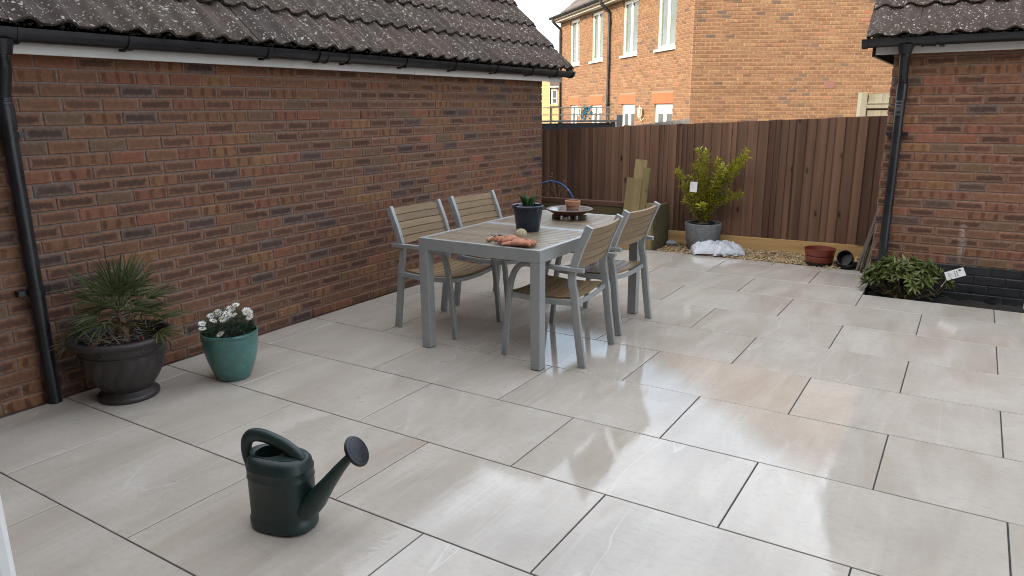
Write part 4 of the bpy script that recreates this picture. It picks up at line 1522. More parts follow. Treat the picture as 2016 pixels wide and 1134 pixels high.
def make_chair():
    t = thing('garden_chair', 'x y z w', 'chair', (0, 0, 0), 0, 'garden chairs round the table')
    ox = -0.265
    hw_ = 0.253
    for s_ in (-1, 1):
        y = s_ * hw_
        back = [(0.0, 0.003), (0.028, 0.2), (0.052, 0.40)] + arc((0.058, 0.46), (0.088, 0.55), (0.062, 0.625), 7) + [(0.03, 0.72), (-0.035, 0.866)]
        m = MB().sweep([(p[0] + ox, p[1]) for p in back], 0.028, 0.046, y)
        m.build('back_leg', M_metal, t, smooth=True, bevel=0.003)
        front = [(0.535, 0.003), (0.522, 0.15), (0.505, 0.33)] + arc((0.494, 0.42), (0.47, 0.615), (0.37, 0.613), 10) + [(0.25, 0.611)]
        m = MB().sweep([(p[0] + ox, p[1]) for p in front], 0.027, 0.034, y + s_ * 0.004)
        m.build('front_leg', M_metal, t, smooth=True, bevel=0.003)
        m = MB().sweep([(p[0] + ox, p[1]) for p in [(0.2495, 0.611), (0.1, 0.608), (-0.008, 0.604)]], 0.034, 0.026, y + s_ * 0.012)
        m.build('armrest', M_metal, t, smooth=True, bevel=0.004)
        m = MB().sweep([(p[0] + ox, p[1]) for p in [(0.06, 0.398), (0.25, 0.392), (0.497, 0.408)]], 0.022, 0.034, y - s_ * 0.003)
        m.build('side_rail', M_metal, t, smooth=True, bevel=0.002)
        for z in (0.385, 0.41):
            MB().tube([(0.055 + ox, y + s_ * 0.013, z), (0.055 + ox, y + s_ * 0.019, z)], 0.006, 10).build('bolt', M_metal, t, smooth=True)
    inner = hw_ - 0.0155

    def strip(p0, p1, th, bow, axis, yw=inner, n=10):
        """curved slat from profile points p0->p1 (xz), bowed along `axis`"""
        m = MB()
        P0, P1 = Vector((p0[0] + ox, 0, p0[1])), Vector((p1[0] + ox, 0, p1[1]))
        d = (P1 - P0).normalized()
        nn = Vector((-d.z, 0, d.x)) * th
        vs, fs = [], []
        for i in range(n + 1):
            y = -yw + 2 * yw * i / n
            off = Vector(axis) * (bow * (1 - (y / yw) ** 2))
            for q in (P0, P1, P1 + nn, P0 + nn):
                vs.append((q.x + off.x, y, q.z + off.z))
        for i in range(n):
            for k in range(4):
                k2 = (k + 1) % 4
                fs.append((i * 4 + k, i * 4 + k2, i * 4 + 4 + k2, i * 4 + 4 + k))
        fs += [(3, 2, 1, 0), tuple(n * 4 + k for k in range(4))]
        m.add(vs, fs)
        return m
    b0, b1 = Vector((0.068, 0.612)), Vector((-0.028, 0.858))
    for i in range(5):
        p, q = b0.lerp(b1, i / 5 + 0.012), b0.lerp(b1, (i + 1) / 5 - 0.012)
        strip((p.x, p.y), (q.x, q.y), 0.014, 0.026, (-1, 0, -0.1)).build('back_slat', M_cslat, t, smooth=True, angle=30)
    for i in range(7):
        xa, xb = 0.078 + i * 0.0595, 0.078 + (i + 1) * 0.0595 - 0.006
        zf = lambda x: 0.418 - 0.012 * math.sin(math.pi * (x - 0.07) / 0.43) + 0.004 * (x > 0.45)
        strip((xa, zf(xa)), (xb, zf(xb)), 0.012, 0.018, (0, 0, -1)).build('seat_slat', M_cslat, t, smooth=True, angle=30)
    strip((0.49, 0.388), (0.493, 0.416), 0.02, 0.018, (0, 0, -1)).build('front_rail', M_metal, t, smooth=True, angle=30)
    strip((0.06, 0.386), (0.064, 0.414), 0.012, 0.018, (0, 0, -1)).build('rear_rail', M_metal, t, smooth=True, angle=30)
    return t


ch0 = make_chair()
spots = [((1.030, 3.777), R(-2.8), 'garden chair on the wall side, beside the table end with gloves'),
         ((1.045, 4.462), R(-5.0), 'garden chair on the wall side, level with the terracotta pot and dish'),
         ((1.998, 3.688), R(184.0), 'garden chair on the open side, beside the table end with gloves'),
         ((1.950, 4.420), R(178.2), 'garden chair on the open side, level with the terracotta pot and dish')]
for i, (p, a, lab) in enumerate(spots):
    o = ch0 if i == 0 else copy_tree(ch0)
    o.location = (p[0], p[1], 0)
    o.rotation_euler = (0, 0, a)
    o['label'] = lab

# ================================================================== THINGS ON THE TABLE
bp = thing('potted_bulb', 'dark blue glazed pot of short green bulb shoots on the table', 'plant pot', (1.665, 3.845, TZ))
MB().lathe([(0.0, 0.002), (0.074, 0.0), (0.078, 0.006), (0.098, 0.148), (0.105, 0.152), (0.107, 0.168), (0.102, 0.174), (0.094, 0.171), (0.092, 0.15), (0.088, 0.145), (0.0, 0.145)], 36).build('pot', M_navy, bp, smooth=True)
m = MB()
m.lathe([(0.0, 0.152), (0.06, 0.150), (0.0915, 0.147)], 24)
m.build('soil', M_soil, bp, smooth=True)
m = MB()
rl = random.Random(6)
for k in range(30):
    a, rr = rl.uniform(0, 6.28), rl.uniform(0, 0.035)
    m.cur = rl.uniform(0.05, 1)
    dd = Vector((math.cos(a) * 0.4, math.sin(a) * 0.4, rl.uniform(0.9, 1.7)))
    m.leaf((rr * math.cos(a) - 0.0, rr * math.sin(a), 0.147), dd, (-math.cos(a), -math.sin(a), 0.5), rl.uniform(0.085, 0.125), 0.015, 0.15, 0.3, 4)
for k in range(6):
    m.cur = rl.uniform(0.4, 1)
    a = rl.uniform(-0.6, 0.9)
    m.leaf((0.03 * math.cos(a), 0.03 * math.sin(a), 0.15), (math.cos(a), math.sin(a), 0.25), (0, 0, 1), rl.uniform(0.08, 0.11), 0.012, 0.3, 0.3, 4)
m.build('shoots', M_bulb, bp, recalc=False, smooth=True)

ds = thing('birdbath_dish', 'wide shallow glazed dish with terracotta rim holding water on the table', 'dish', (1.655, 4.46, TZ))
MB().lathe([(0.0, 0.028), (0.075, 0.026), (0.115, 0.037), (0.155, 0.062), (0.172, 0.068), (0.174, 0.073), (0.168, 0.077), (0.150, 0.073)], 44).build('dish_underside', simple('dark_clay', (0.12, 0.045, 0.03), 0.5, 0.2, 20), ds, smooth=True)
MB().lathe([(0.150, 0.0732), (0.128, 0.060), (0.10, 0.047), (0.0, 0.042)], 44).build('dish_glaze', M_dish_in, ds, smooth=True)
MB().lathe([(0.0, 0.0605), (0.1295, 0.0605)], 40).build('water', M_water, ds)
for a in (R(-80), R(10), R(100), R(200)):
    c, s_ = math.cos(a), math.sin(a)
    m = MB().box(-0.03, 0.03, -0.018, 0.018, 0.0, 0.030, Matrix.Translation((0.098 * c, 0.098 * s_, 0)) @ Matrix.Rotation(a, 4, 'Z'))
    m.build('foot', simple('grey_timber_foot', (0.22, 0.19, 0.14), 0.8, 0.2, 40), ds, bevel=0.004)
tp = MB()
tp.lathe([(0.0, 0.001), (0.038, 0.0), (0.049, 0.058), (0.056, 0.059), (0.058, 0.088), (0.055, 0.091), (0.049, 0.089), (0.046, 0.06), (0.036, 0.012), (0.0, 0.010)], 32)
o = tp.build('terracotta_pot', M_terra, smooth=True)
o.location = (1.672, 4.475, TZ + 0.0425)
tag(o, 'small empty terracotta pot standing in the water dish', 'pot')


def glove(name, mat, cmat, loc, rz, label, flip=1, curl=0.3, rx=0.0):
    t = thing(name, label, 'glove', loc, rz, None)
    bm = bmesh.new()
    m = MB()
    # palm: flattened superellipse, fingers as curled tubes rooted in it, one joined body
    palm = []
    for i, (x, w, h) in enumerate([(-0.045, 0.032, 0.015), (-0.03, 0.042, 0.021), (0.0, 0.049, 0.024), (0.03, 0.050, 0.023), (0.047, 0.045, 0.017)]):
        palm.append((x, w, h))
    n = 14
    vs, fs = [], []
    for (x, w, h) in palm:
        for k in range(n):
            a = 2 * math.pi * k / n
            vs.append((x, w * math.cos(a), h + h * 0.95 * math.sin(a)))
    for i in range(len(palm) - 1):
        for k in range(n):
            fs.append((i * n + k, i * n + (k + 1) % n, (i + 1) * n + (k + 1) % n, (i + 1) * n + k))
    fs += [tuple(range(n - 1, -1, -1)), tuple((len(palm) - 1) * n + k for k in range(n))]
    m.add(vs, fs)
    for j, L in enumerate((0.044, 0.054, 0.050, 0.038)):
        y = (-0.035 + j * 0.0232) * flip
        sp = (j - 1.5) * 0.006 * flip
        pts = [(0.03, y, 0.02), (0.05, y + sp * 0.5, 0.024), (0.05 + L * 0.5, y + sp, 0.024 + 0.012 * curl), (0.05 + L * 0.85, y + sp * 1.4, 0.018 + 0.002), (0.05 + L, y + sp * 1.5, 0.0125)]
        m.tube(pts, [0.012, 0.0135, 0.0130, 0.012, 0.007], 10)
    pts = [(-0.02, -0.03 * flip, 0.02), (0.005, -0.052 * flip, 0.022), (0.03, -0.062 * flip, 0.017), (0.048, -0.060 * flip, 0.012)]
    m.tube(pts, [0.013, 0.0125, 0.0115, 0.006], 9)
    o = m.build('hand', mat, t, smooth=True, angle=80)
    c = MB()
    prof = []
    vs, fs = [], []
    for i, (x, w, h) in enumerate([(-0.043, 0.031, 0.0145), (-0.07, 0.034, 0.013), (-0.095, 0.040, 0.0115)]):
        for k in range(n):
            a = 2 * math.pi * k / n
            vs.append((x, w * math.cos(a), h + 0.001 + h * 0.95 * math.sin(a)))
    for i in range(2):
        for k in range(n):
            fs.append((i * n + k, i * n + (k + 1) % n, (i + 1) * n + (k + 1) % n, (i + 1) * n + k))
    fs += [tuple(range(n - 1, -1, -1)), tuple(2 * n + k for k in range(n))]
    c.add(vs, fs)
    c.build('cuff', cmat, t, smooth=True)
    return t


glove('gardening_glove', M_glove, M_glove, (1.905, 3.335, TZ - 0.001), R(14), 'plain orange gardening glove lying flat at the table edge', -1, 0.2)
g2 = glove('gardening_glove', M_glove, M_glovecuff, (1.815, 3.395, TZ + 0.004), R(-118), 'orange gardening glove with grey cuff resting on the other glove', 1, 0.6)
tw = MB()
tw.lathe([(0.0, -0.036), (0.02, -0.031), (0.034, -0.014), (0.038, 0.0), (0.034, 0.014), (0.02, 0.031), (0.0, 0.036)], 20)
rw_ = random.Random(9)
for k in range(22):
    ax = Vector((rw_.gauss(0, 1), rw_.gauss(0, 1), rw_.gauss(0, 1))).normalized()
    u_ = ax.orthogonal().normalized()
    w_ = ax.cross(u_)
    tw.tube([(u_ * math.cos(a) + w_ * math.sin(a)) * 0.0365 for a in [2 * math.pi * i / 20 for i in range(21)]], 0.0022, 5, cap=False)
o = tw.build('twine_ball', M_twine, smooth=True)
o.location = (1.822, 3.50, TZ + 0.0375)
tag(o, 'ball of cream garden twine beside the gloves', 'twine')
tr = thing('hand_trowel', 'small rusty hand trowel with orange wooden handle on the table', 'trowel', (1.655, 3.435, TZ), R(-78))
m = MB().tube([(0.0, 0, 0.014), (0.03, 0, 0.016), (0.07, 0, 0.013), (0.095, 0, 0.013)], [0.009, 0.0125, 0.0115, 0.008], 12)
m.build('handle', M_handle, tr, smooth=True)
m = MB().tube([(0.005, 0, 0.014), (-0.025, 0, 0.022), (-0.04, 0, 0.018)], 0.0045, 8)
m.build('tang', M_rust, tr, smooth=True)
vs, fs = [], []
for i in range(7):
    x = -0.035 - 0.1 * i / 6
    w = 0.032 * (1 if i < 4 else (1, .85, .6, .1)[i - 3])
    for j in range(5):
        y = (j / 2 - 1) * w
        vs.append((x, y, 0.006 + 14 * y * y + (0.012 if i == 0 else 0)))
fs = [(i * 5 + j, i * 5 + j + 1, i * 5 + 6 + j, i * 5 + 5 + j) for i in range(6) for j in range(4)]
o2 = MB().add(vs, fs)
bl_ = o2.build('blade', M_rust, tr, smooth=True)
md = bl_.modifiers.new('thickness', 'SOLIDIFY')
md.thickness = 0.0015

# ================================================================== PALM IN DARK URN
pp = thing('potted_palm', 'small fan palm in a fluted dark brown urn beside the downpipe', 'plant pot', (0.315, 1.775, 0))
pp.rotation_euler = (0, 0, 0)


def flute(r, z, w, i):
    if 0.055 < z < 0.262:
        f = math.sin(math.pi * (z - 0.055) / 0.207) ** 0.6
        return r * (1 + 0.055 * f * (abs(math.sin(8 * w + 1.1 * math.sin(26 * (z - 0.05)))) ** 0.6 - 0.7))
    return r


prof = [(0.0, 0.0), (0.150, 0.0), (0.157, 0.008), (0.157, 0.024), (0.148, 0.032), (0.128, 0.040), (0.122, 0.05)]
prof += [(0.122 + 0.088 * math.sin(math.pi / 2 * k / 14) ** 0.9, 0.05 + 0.212 * k / 14) for k in range(1, 15)]
prof += [(0.216, 0.266), (0.218, 0.272), (0.212, 0.277), (0.216, 0.318), (0.228, 0.322), (0.252, 0.328), (0.264, 0.342), (0.262, 0.356), (0.248, 0.365), (0.232, 0.362), (0.224, 0.35), (0.214, 0.30), (0.0, 0.29)]
MB().lathe(prof, 128, fn=flute).build('urn', M_palmpot, pp, smooth=True, angle=55)
rp_ = random.Random(33)
for k in range(6):       # raised rosettes on the band
    a = R(-60 + k * 60)
    m = MB()
    for j in range(7):
        b = j * 2 * math.pi / 7
        q = Vector((0, 0.016 * math.cos(b), 0.010 * math.sin(b)))
        m.lathe([(0.009, 0), (0.007, 0.004), (0.0, 0.006)], 8, q, M=Matrix.Rotation(R(90), 4, 'Y'))
    m.v = [tuple(Matrix.Rotation(a, 4, 'Z') @ (Vector(v) + Vector((0.2135, 0, 0.298)))) for v in m.v]
    m.build('rosette', M_palmpot, pp, smooth=True)
m = MB()
bumpy(m, -0.15, 0.15, -0.15, 0.15, 0.318, 16, 16, 0.02, 14)
m.build('soil', M_soil, pp, smooth=True)
MB().lathe([(0.115, 0.29), (0.120, 0.318), (0.127, 0.319), (0.127, 0.327), (0.119, 0.328), (0.112, 0.31)], 36, (0.03, -0.035, 0)).build('inner_pot', M_terra, pp, smooth=True)
m = MB().tube([(0.03, 0.0, 0.30), (0.025, 0.0, 0.38), (0.018, 0.004, 0.45), (0.01, 0.008, 0.50)], [0.036, 0.030, 0.024, 0.016], 12)
for k in range(26):
    a, z = rp_.uniform(0, 6.28), rp_.uniform(0.33, 0.47)
    m.leaf((0.022 + 0.026 * math.cos(a), 0.026 * math.sin(a), z), (math.cos(a) * 0.5, math.sin(a) * 0.5, 1), (math.cos(a), math.sin(a), 0), rp_.uniform(0.03, 0.06), 0.022, -0.2)
m.build('trunk', M_bark, pp, smooth=True)


def palm_leaf(m, base, az, el, stem, size, n, droop, rg, spread=R(150)):
    d = Vector((math.cos(az) * math.cos(el), math.sin(az) * math.cos(el), math.sin(el)))
    base = Vector(base)
    mid = base + d * stem * 0.5 + Vector((0, 0, 0.03 * stem))
    tip = base + d * stem + Vector((0, 0, -0.02 - droop * 0.2 * stem))
    m.tube([base, mid, tip], [0.0045, 0.0035, 0.0025], 6)
    side = d.cross(Vector((0, 0, 1)))
    if side.length < 0.05:
        side = Vector((1, 0, 0))
    side.normalize()
    upv = side.cross(d)
    tilt = rg.uniform(-0.35, 0.35)
    upv, side = upv * math.cos(tilt) + side * math.sin(tilt), side * math.cos(tilt) - upv * math.sin(tilt)
    for k in range(n):
        t = (k / (n - 1) - 0.5) * spread
        ld = d * math.cos(t) + side * math.sin(t) + upv * rg.uniform(0.0, 0.22)
        L = size * (1 - 0.28 * abs(t) / (spread / 2)) * rg.uniform(0.88, 1.06)
        m.cur = min(1, max(0.02, rg.gauss(0.42, 0.25)))
        m.leaf(tip, ld, upv, L, 0.0125, droop * rg.uniform(0.5, 1.4), 0.32, 5)


m, my = MB(), MB()
crown = (0.012, 0.008, 0.48)
for k in range(15):
    az = k * 2.399 + rp_.uniform(-0.2, 0.2)
    el = R(82 - k * 4.6 + rp_.uniform(-6, 6))
    palm_leaf(m, crown, az, el, rp_.uniform(0.10, 0.17) + 0.003 * k, rp_.uniform(0.19, 0.24), 12, 0.10 + 0.012 * k, rp_)
ia = math.atan2(0.532, 0.8466)
palm_leaf(m, (0.02, 0, 0.43), ia + R(172), R(-4), 0.19, 0.17, 12, 0.15, rp_, R(170))
palm_leaf(m, (0.02, 0, 0.42), ia + R(195), R(-12), 0.22, 0.17, 12, 0.15, rp_, R(170))
for k in range(6):
    palm_leaf(m, (0.015, 0.005, 0.46), k * 1.05 + rp_.uniform(-0.25, 0.25), R(rp_.uniform(2, 24)), rp_.uniform(0.10, 0.19), rp_.uniform(0.17, 0.22), 14, rp_.uniform(0.2, 0.45), rp_, R(165))
palm_leaf(m, (0.02, 0, 0.45), ia + R(8), R(6), 0.2, 0.2, 13, 0.15, rp_, R(150))
m.build('fronds', M_palmleaf, pp, recalc=False, smooth=True)
palm_leaf(my, (0.03, 0, 0.40), ia - R(4), R(2), 0.20, 0.16, 11, 0.3, rp_, R(170))
palm_leaf(my, (0.03, 0, 0.40), ia + R(14), R(12), 0.13, 0.12, 8, 0.1, rp_, R(120))
my.build('yellow_fronds', M_palmyel, pp, recalc=False, smooth=True)
m = MB()
for k in range(80):
    a = rp_.uniform(0, 6.28)
    r_ = rp_.uniform(0.03, 0.19)
    m.leaf((r_ * math.cos(a), r_ * math.sin(a), 0.335 + rp_.uniform(0.0, 0.03)), (rp_.uniform(-1, 1), rp_.uniform(-1, 1), rp_.uniform(-0.05, 0.25)), (0, 0, 1), rp_.uniform(0.06, 0.16), 0.009, 0.12, 0.3, 4)
m.build('dead_leaves', M_deadleaf, pp, recalc=False)

# ================================================================== DAISIES IN TEAL POT
tpz = thing('potted_daisies', 'white daisies in a glossy teal glazed pot by the brick wall', 'plant pot', (0.578, 2.262, 0))
MB().lathe([(0.0, 0.0), (0.088, 0.0), (0.096, 0.006), (0.118, 0.06), (0.140, 0.13), (0.153, 0.20), (0.157, 0.25), (0.157, 0.272), (0.161, 0.277), (0.160, 0.286), (0.152, 0.288), (0.146, 0.28), (0.142, 0.24), (0.0, 0.235)], 56).build('pot', M_teal, tpz, smooth=True)
rd = random.Random(17)
m = MB()
m.lathe([(0.0, 0.262), (0.08, 0.26), (0.1425, 0.25)], 24)
m.build('soil', M_soil, tpz, smooth=True)
m = MB()
for k in range(1300):
    a, r_ = rd.uniform(0, 6.28), 0.135 * math.sqrt(rd.random())
    h = 0.255 + rd.uniform(0.0, 0.145) * (1.15 - (r_ / 0.17) ** 2)
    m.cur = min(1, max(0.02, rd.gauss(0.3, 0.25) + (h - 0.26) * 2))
    m.leaf((r_ * math.cos(a), r_ * math.sin(a), h), (math.cos(a) * 0.9 + rd.uniform(-.8, .8), math.sin(a) * 0.9 + rd.uniform(-.8, .8), rd.uniform(-0.2, 1.2)), (0, 0, 1), rd.uniform(0.025, 0.05), 0.005, 0.25, 0.3, 2)
m.build('foliage', M_daisyleaf, tpz, recalc=False)
iR = Vector((0.8466, 0.532, 0))
iT = Vector((0.532, -0.8466, 0))       # toward the viewer's side of the pot
fpos = [(-0.13, 0.05, 0.345), (-0.11, 0.10, 0.33), (-0.075, -0.02, 0.39), (-0.045, 0.02, 0.385), (-0.005, 0.06, 0.375), (0.01, 0.03, 0.395), (0.045, 0.02, 0.385),
        (0.03, -0.06, 0.425), (0.10, -0.03, 0.40), (0.125, -0.01, 0.39), (0.135, 0.02, 0.375), (0.0, 0.13, 0.305), (-0.06, 0.06, 0.365), (0.02, -0.03, 0.41), (-0.015, -0.08, 0.395), (-0.12, 0.075, 0.35), (-0.055, 0.0, 0.395), (0.115, 0.01, 0.40), (0.02, 0.045, 0.385), (-0.09, 0.01, 0.38)]
stm = MB()
for (a, b, z) in fpos:
    q = iR * a + iT * b + Vector((0, 0, z))
    nn = (iT * rd.uniform(0.2, 0.9) + iR * rd.uniform(-.5, .5) + Vector((0, 0, 0.9))).normalized()
    f = MB()
    t1 = nn.orthogonal().normalized()
    t2 = nn.cross(t1)
    R0 = rd.uniform(0.019, 0.025)
    for k in range(12):
        w = 2 * math.pi * k / 12
        f.leaf(q + (t1 * math.cos(w) + t2 * math.sin(w)) * 0.004, t1 * math.cos(w) + t2 * math.sin(w) + nn * 0.12, nn, R0, 0.0105, 0.1, 0.05, 2)
    fo = f.build('flower', M_petal, tpz, recalc=False)
    rot3 = Matrix((t1, t2, nn)).transposed().to_4x4()
    MB().lathe([(0.0072, -0.001), (0.006, 0.003), (0.0, 0.0045)], 10, q, M=rot3).build('flower_centre', M_yellow, fo, smooth=True)
    stm.tube([q - nn * 0.002, q - nn * 0.04 + Vector((0, 0, -0.02)), Vector((q.x * 0.7, q.y * 0.7, 0.26))], 0.0015, 4)
stm.build('stems', M_daisyleaf, tpz)

# ================================================================== WATERING CAN
wc = thing('watering_can', 'dark green plastic watering can with long spout standing on the paving', 'watering can', (2.075, 1.350, 0), math.atan2(0.213, 0.977))
wc.scale = (1.04, 1.04, 1.17)


def oval(prof, n=64, dx=0.0):
    m = MB()
    vs, fs = [], []
    for (a, b, z) in prof:
        for k in range(n):
            w = 2 * math.pi * k / n
            c, s_ = math.cos(w), math.sin(w)
            e = 0.78
            vs.append((dx + a * math.copysign(abs(c) ** e, c), b * math.copysign(abs(s_) ** e, s_), z))
    for i in range(len(prof) - 1):
        for k in range(n):
            fs.append((i * n + k, i * n + (k + 1) % n, (i + 1) * n + (k + 1) % n, (i + 1) * n + k))
    fs.append(tuple(range(n - 1, -1, -1)))
    m.add(vs, fs)
    return m


A, B = 0.120, 0.086
body = [(A - 0.006, B - 0.006, 0.0), (A + 0.002, B + 0.002, 0.004), (A + 0.0045, B + 0.0045, 0.012), (A + 0.0045, B + 0.0045, 0.034), (A + 0.001, B + 0.001, 0.040), (A, B, 0.05),
        (A, B, 0.172), (A + 0.0025, B + 0.0025, 0.175), (A + 0.0025, B + 0.0025, 0.178), (A + 0.001, B + 0.001, 0.184), (A + 0.001, B + 0.001, 0.204), (A + 0.0025, B + 0.0025, 0.207), (A + 0.0025, B + 0.0025, 0.210),
        (A - 0.002, B - 0.002, 0.219), (A - 0.004, B - 0.004, 0.232), (A - 0.014, B - 0.014, 0.244), (A - 0.03, B - 0.03, 0.249), (0.095, 0.056, 0.2505)]
m = oval(body)
# top shoulder with an oval filling hole toward the handle's back
n = 64
e = 0.78
top = []
hole_c, ha, hb = -0.048, 0.062, 0.048
o0 = len(m.v)
last = o0 - n
ring1 = []
for k in range(n):
    w = 2 * math.pi * k / n
    ring1.append((hole_c + (ha + 0.006) * math.cos(w), (hb + 0.006) * math.sin(w), 0.252))
ring2 = [(hole_c + ha * math.cos(2 * math.pi * k / n), hb * math.sin(2 * math.pi * k / n), 0.250) for k in range(n)]
ring3 = [(hole_c + ha * 0.98 * math.cos(2 * math.pi * k / n), hb * 0.98 * math.sin(2 * math.pi * k / n), 0.16) for k in range(n)]
m.v += ring1 + ring2 + ring3
for base_, nxt in ((last, o0), (o0, o0 + n), (o0 + n, o0 + 2 * n)):
    for k in range(n):
        m.f.append((base_ + k, base_ + (k + 1) % n, nxt + (k + 1) % n, nxt + k))
        m.val.append(0.0)
m.f.append(tuple(o0 + 2 * n + k for k in range(n)))
m.val.append(0.0)
bo = m.build('body', M_green_plastic, wc, smooth=True, angle=60)
hp = [(-0.112, 0, 0.150), (-0.132, 0, 0.185), (-0.144, 0, 0.225), (-0.141, 0, 0.268), (-0.120, 0, 0.294), (-0.08, 0, 0.303), (-0.035, 0, 0.298), (0.02, 0, 0.283), (0.055, 0, 0.266), (0.078, 0, 0.252), (0.09, 0, 0.236)]
for _ in range(2):
    q = [hp[0]]
    for a_, b_ in zip(hp[:-1], hp[1:]):
        q += [tuple(0.75 * Vector(a_) + 0.25 * Vector(b_)), tuple(0.25 * Vector(a_) + 0.75 * Vector(b_))]
    hp = q + [hp[-1]]
nh_ = len(hp)
MB().tube(hp, [0.0125 + 0.0055 * min(1, i / nh_ * 3) + 0.004 * max(0, (i / nh_ - 0.6) * 2.5) for i in range(nh_)], 16, flat=1.25).build('handle', M_green_plastic, wc, smooth=True, angle=70)
spt = [(0.105, 0, 0.075), (0.145, 0, 0.11), (0.20, 0, 0.175), (0.25, 0, 0.232), (0.285, 0, 0.268), (0.305, 0, 0.288)]
MB().tube(spt, [0.060, 0.052, 0.036, 0.027, 0.0215, 0.019], 20, flat=0.7).build('spout', M_green_plastic, wc, smooth=True, angle=70)
rm = Matrix.Translation((0.298, 0, 0.281)) @ Matrix.Rotation(R(52), 4, 'Y')
m = MB().lathe([(0.014, 0.0), (0.02, 0.006), (0.042, 0.022), (0.050, 0.029), (0.052, 0.035), (0.049, 0.041), (0.03, 0.0475), (0.0, 0.050)], 36, M=rm)
ro = m.build('rose', M_rose, wc, smooth=True)
m = MB()
for rr, cnt in ((0.010, 6), (0.020, 12), (0.030, 18), (0.040, 24)):
    for k in range(cnt):
        a = 2 * math.pi * k / cnt
        zz = 0.050 - 0.0027 * (rr / 0.030) ** 2
        m.lathe([(0.0016, -0.001), (0.0012, 0.0009), (0.0, 0.001)], 6, M=rm @ Matrix.Translation((rr * math.cos(a), rr * math.sin(a), zz)))
m.build('rose_holes', M_black_plastic, ro)

# ================================================================== YELLOW-GREEN BUSH IN GREY POT
gp = thing('potted_bush', 'yellow-green bush with white tag in a rough grey round pot', 'plant pot', (1.70, 7.555, -0.012))
MB().lathe([(0.0, 0.0), (0.150, 0.0), (0.158, 0.008), (0.182, 0.12), (0.196, 0.24), (0.199, 0.285), (0.197, 0.300), (0.190, 0.303), (0.182, 0.298), (0.178, 0.26), (0.0, 0.255)], 48).build('pot', M_stonepot, gp, smooth=True)
MB().lathe([(0.06, 0.25), (0.115, 0.262), (0.122, 0.305), (0.117, 0.310), (0.110, 0.295), (0.0, 0.292)], 32).build('nursery_pot', M_black_plastic, gp, smooth=True)
rbz = random.Random(71)
m, lv = MB(), MB()
tips = [((-0.075, 1.09), 1.0), ((-0.02, 1.075), 0.9), ((-0.30, 0.86), 0.55), ((-0.18, 0.80), 0.8), ((0.10, 0.98), 0.9), ((0.39, 1.075), 0.75), ((0.30, 0.97), 0.7), ((0.38, 0.63), 0.5), ((0.24, 0.64), 0.75),
        ((-0.13, 0.62), 1.0), ((-0.05, 0.78), 1.0), ((0.06, 0.72), 1.0), ((0.16, 0.82), 0.8), ((-0.20, 0.55), 0.9), ((0.12, 0.52), 1.0), ((0.0, 0.50), 1.0), ((-0.1, 0.45), 1.0), ((0.21, 0.93), 0.7), ((0.42, 1.02), 0.45), ((-0.12, 0.95), 0.8), ((-0.24, 0.70), 0.6)]
for (tx, tz), cov in tips:
    ty = rbz.uniform(-0.13, 0.13)
    b = Vector((rbz.uniform(-0.04, 0.04), rbz.uniform(-0.03, 0.03), 0.28))
    tip = Vector((tx, ty, tz + 0.012))
    c = b.lerp(tip, 0.5) + Vector((-tx * 0.2, 0, 0.06))
    pts = [b * (1 - t) ** 2 + c * 2 * t * (1 - t) + tip * t * t for t in [i / 12 for i in range(13)]]
    m.tube(pts, [0.006 - 0.0004 * i for i in range(13)], 5)
    L = (tip - b).length
    n = int(210 * L * (0.7 + cov * 0.5))
    for k in range(n):
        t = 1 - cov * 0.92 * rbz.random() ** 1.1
        i = min(11, int(t * 12))
        f = t * 12 - i
        p = pts[i].lerp(pts[i + 1], f)
        d = (pts[i + 1] - pts[i]).normalized()
        a = rbz.uniform(0, 6.28)
        o_ = d.orthogonal().normalized()
        s_ = o_ * math.cos(a) + d.cross(o_) * math.sin(a)
        q = p + s_ * rbz.uniform(0.0, 0.045) * (1.1 - 0.5 * t)
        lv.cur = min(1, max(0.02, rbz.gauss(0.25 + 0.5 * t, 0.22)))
        lv.leaf(q, s_ + d * rbz.uniform(0.3, 1.3), d, rbz.uniform(0.036, 0.06), rbz.uniform(0.015, 0.022), rbz.uniform(0.0, 0.35), 0.2, 2)
m.build('stems', M_bark, gp, smooth=True)
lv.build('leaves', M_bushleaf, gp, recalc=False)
tgm = MB().box(-0.037, 0.037, -0.001, 0.001, -0.055, 0.055)
tg_ = tgm.build('plant_tag', M_white, gp)
tg_.location = (-0.075, -0.175, 0.705)
tg_.rotation_euler = (R(-12), R(5), R(28))
tl = MB()
for k in range(5):
    tl.box(-0.028, rbz.uniform(0.0, 0.028), -0.0016, -0.0011, 0.035 - k * 0.011 - 0.003, 0.035 - k * 0.011)
tl.build('tag_print', simple('pale_print', (0.45, 0.45, 0.45), 0.6, 0.1, 20), tg_)

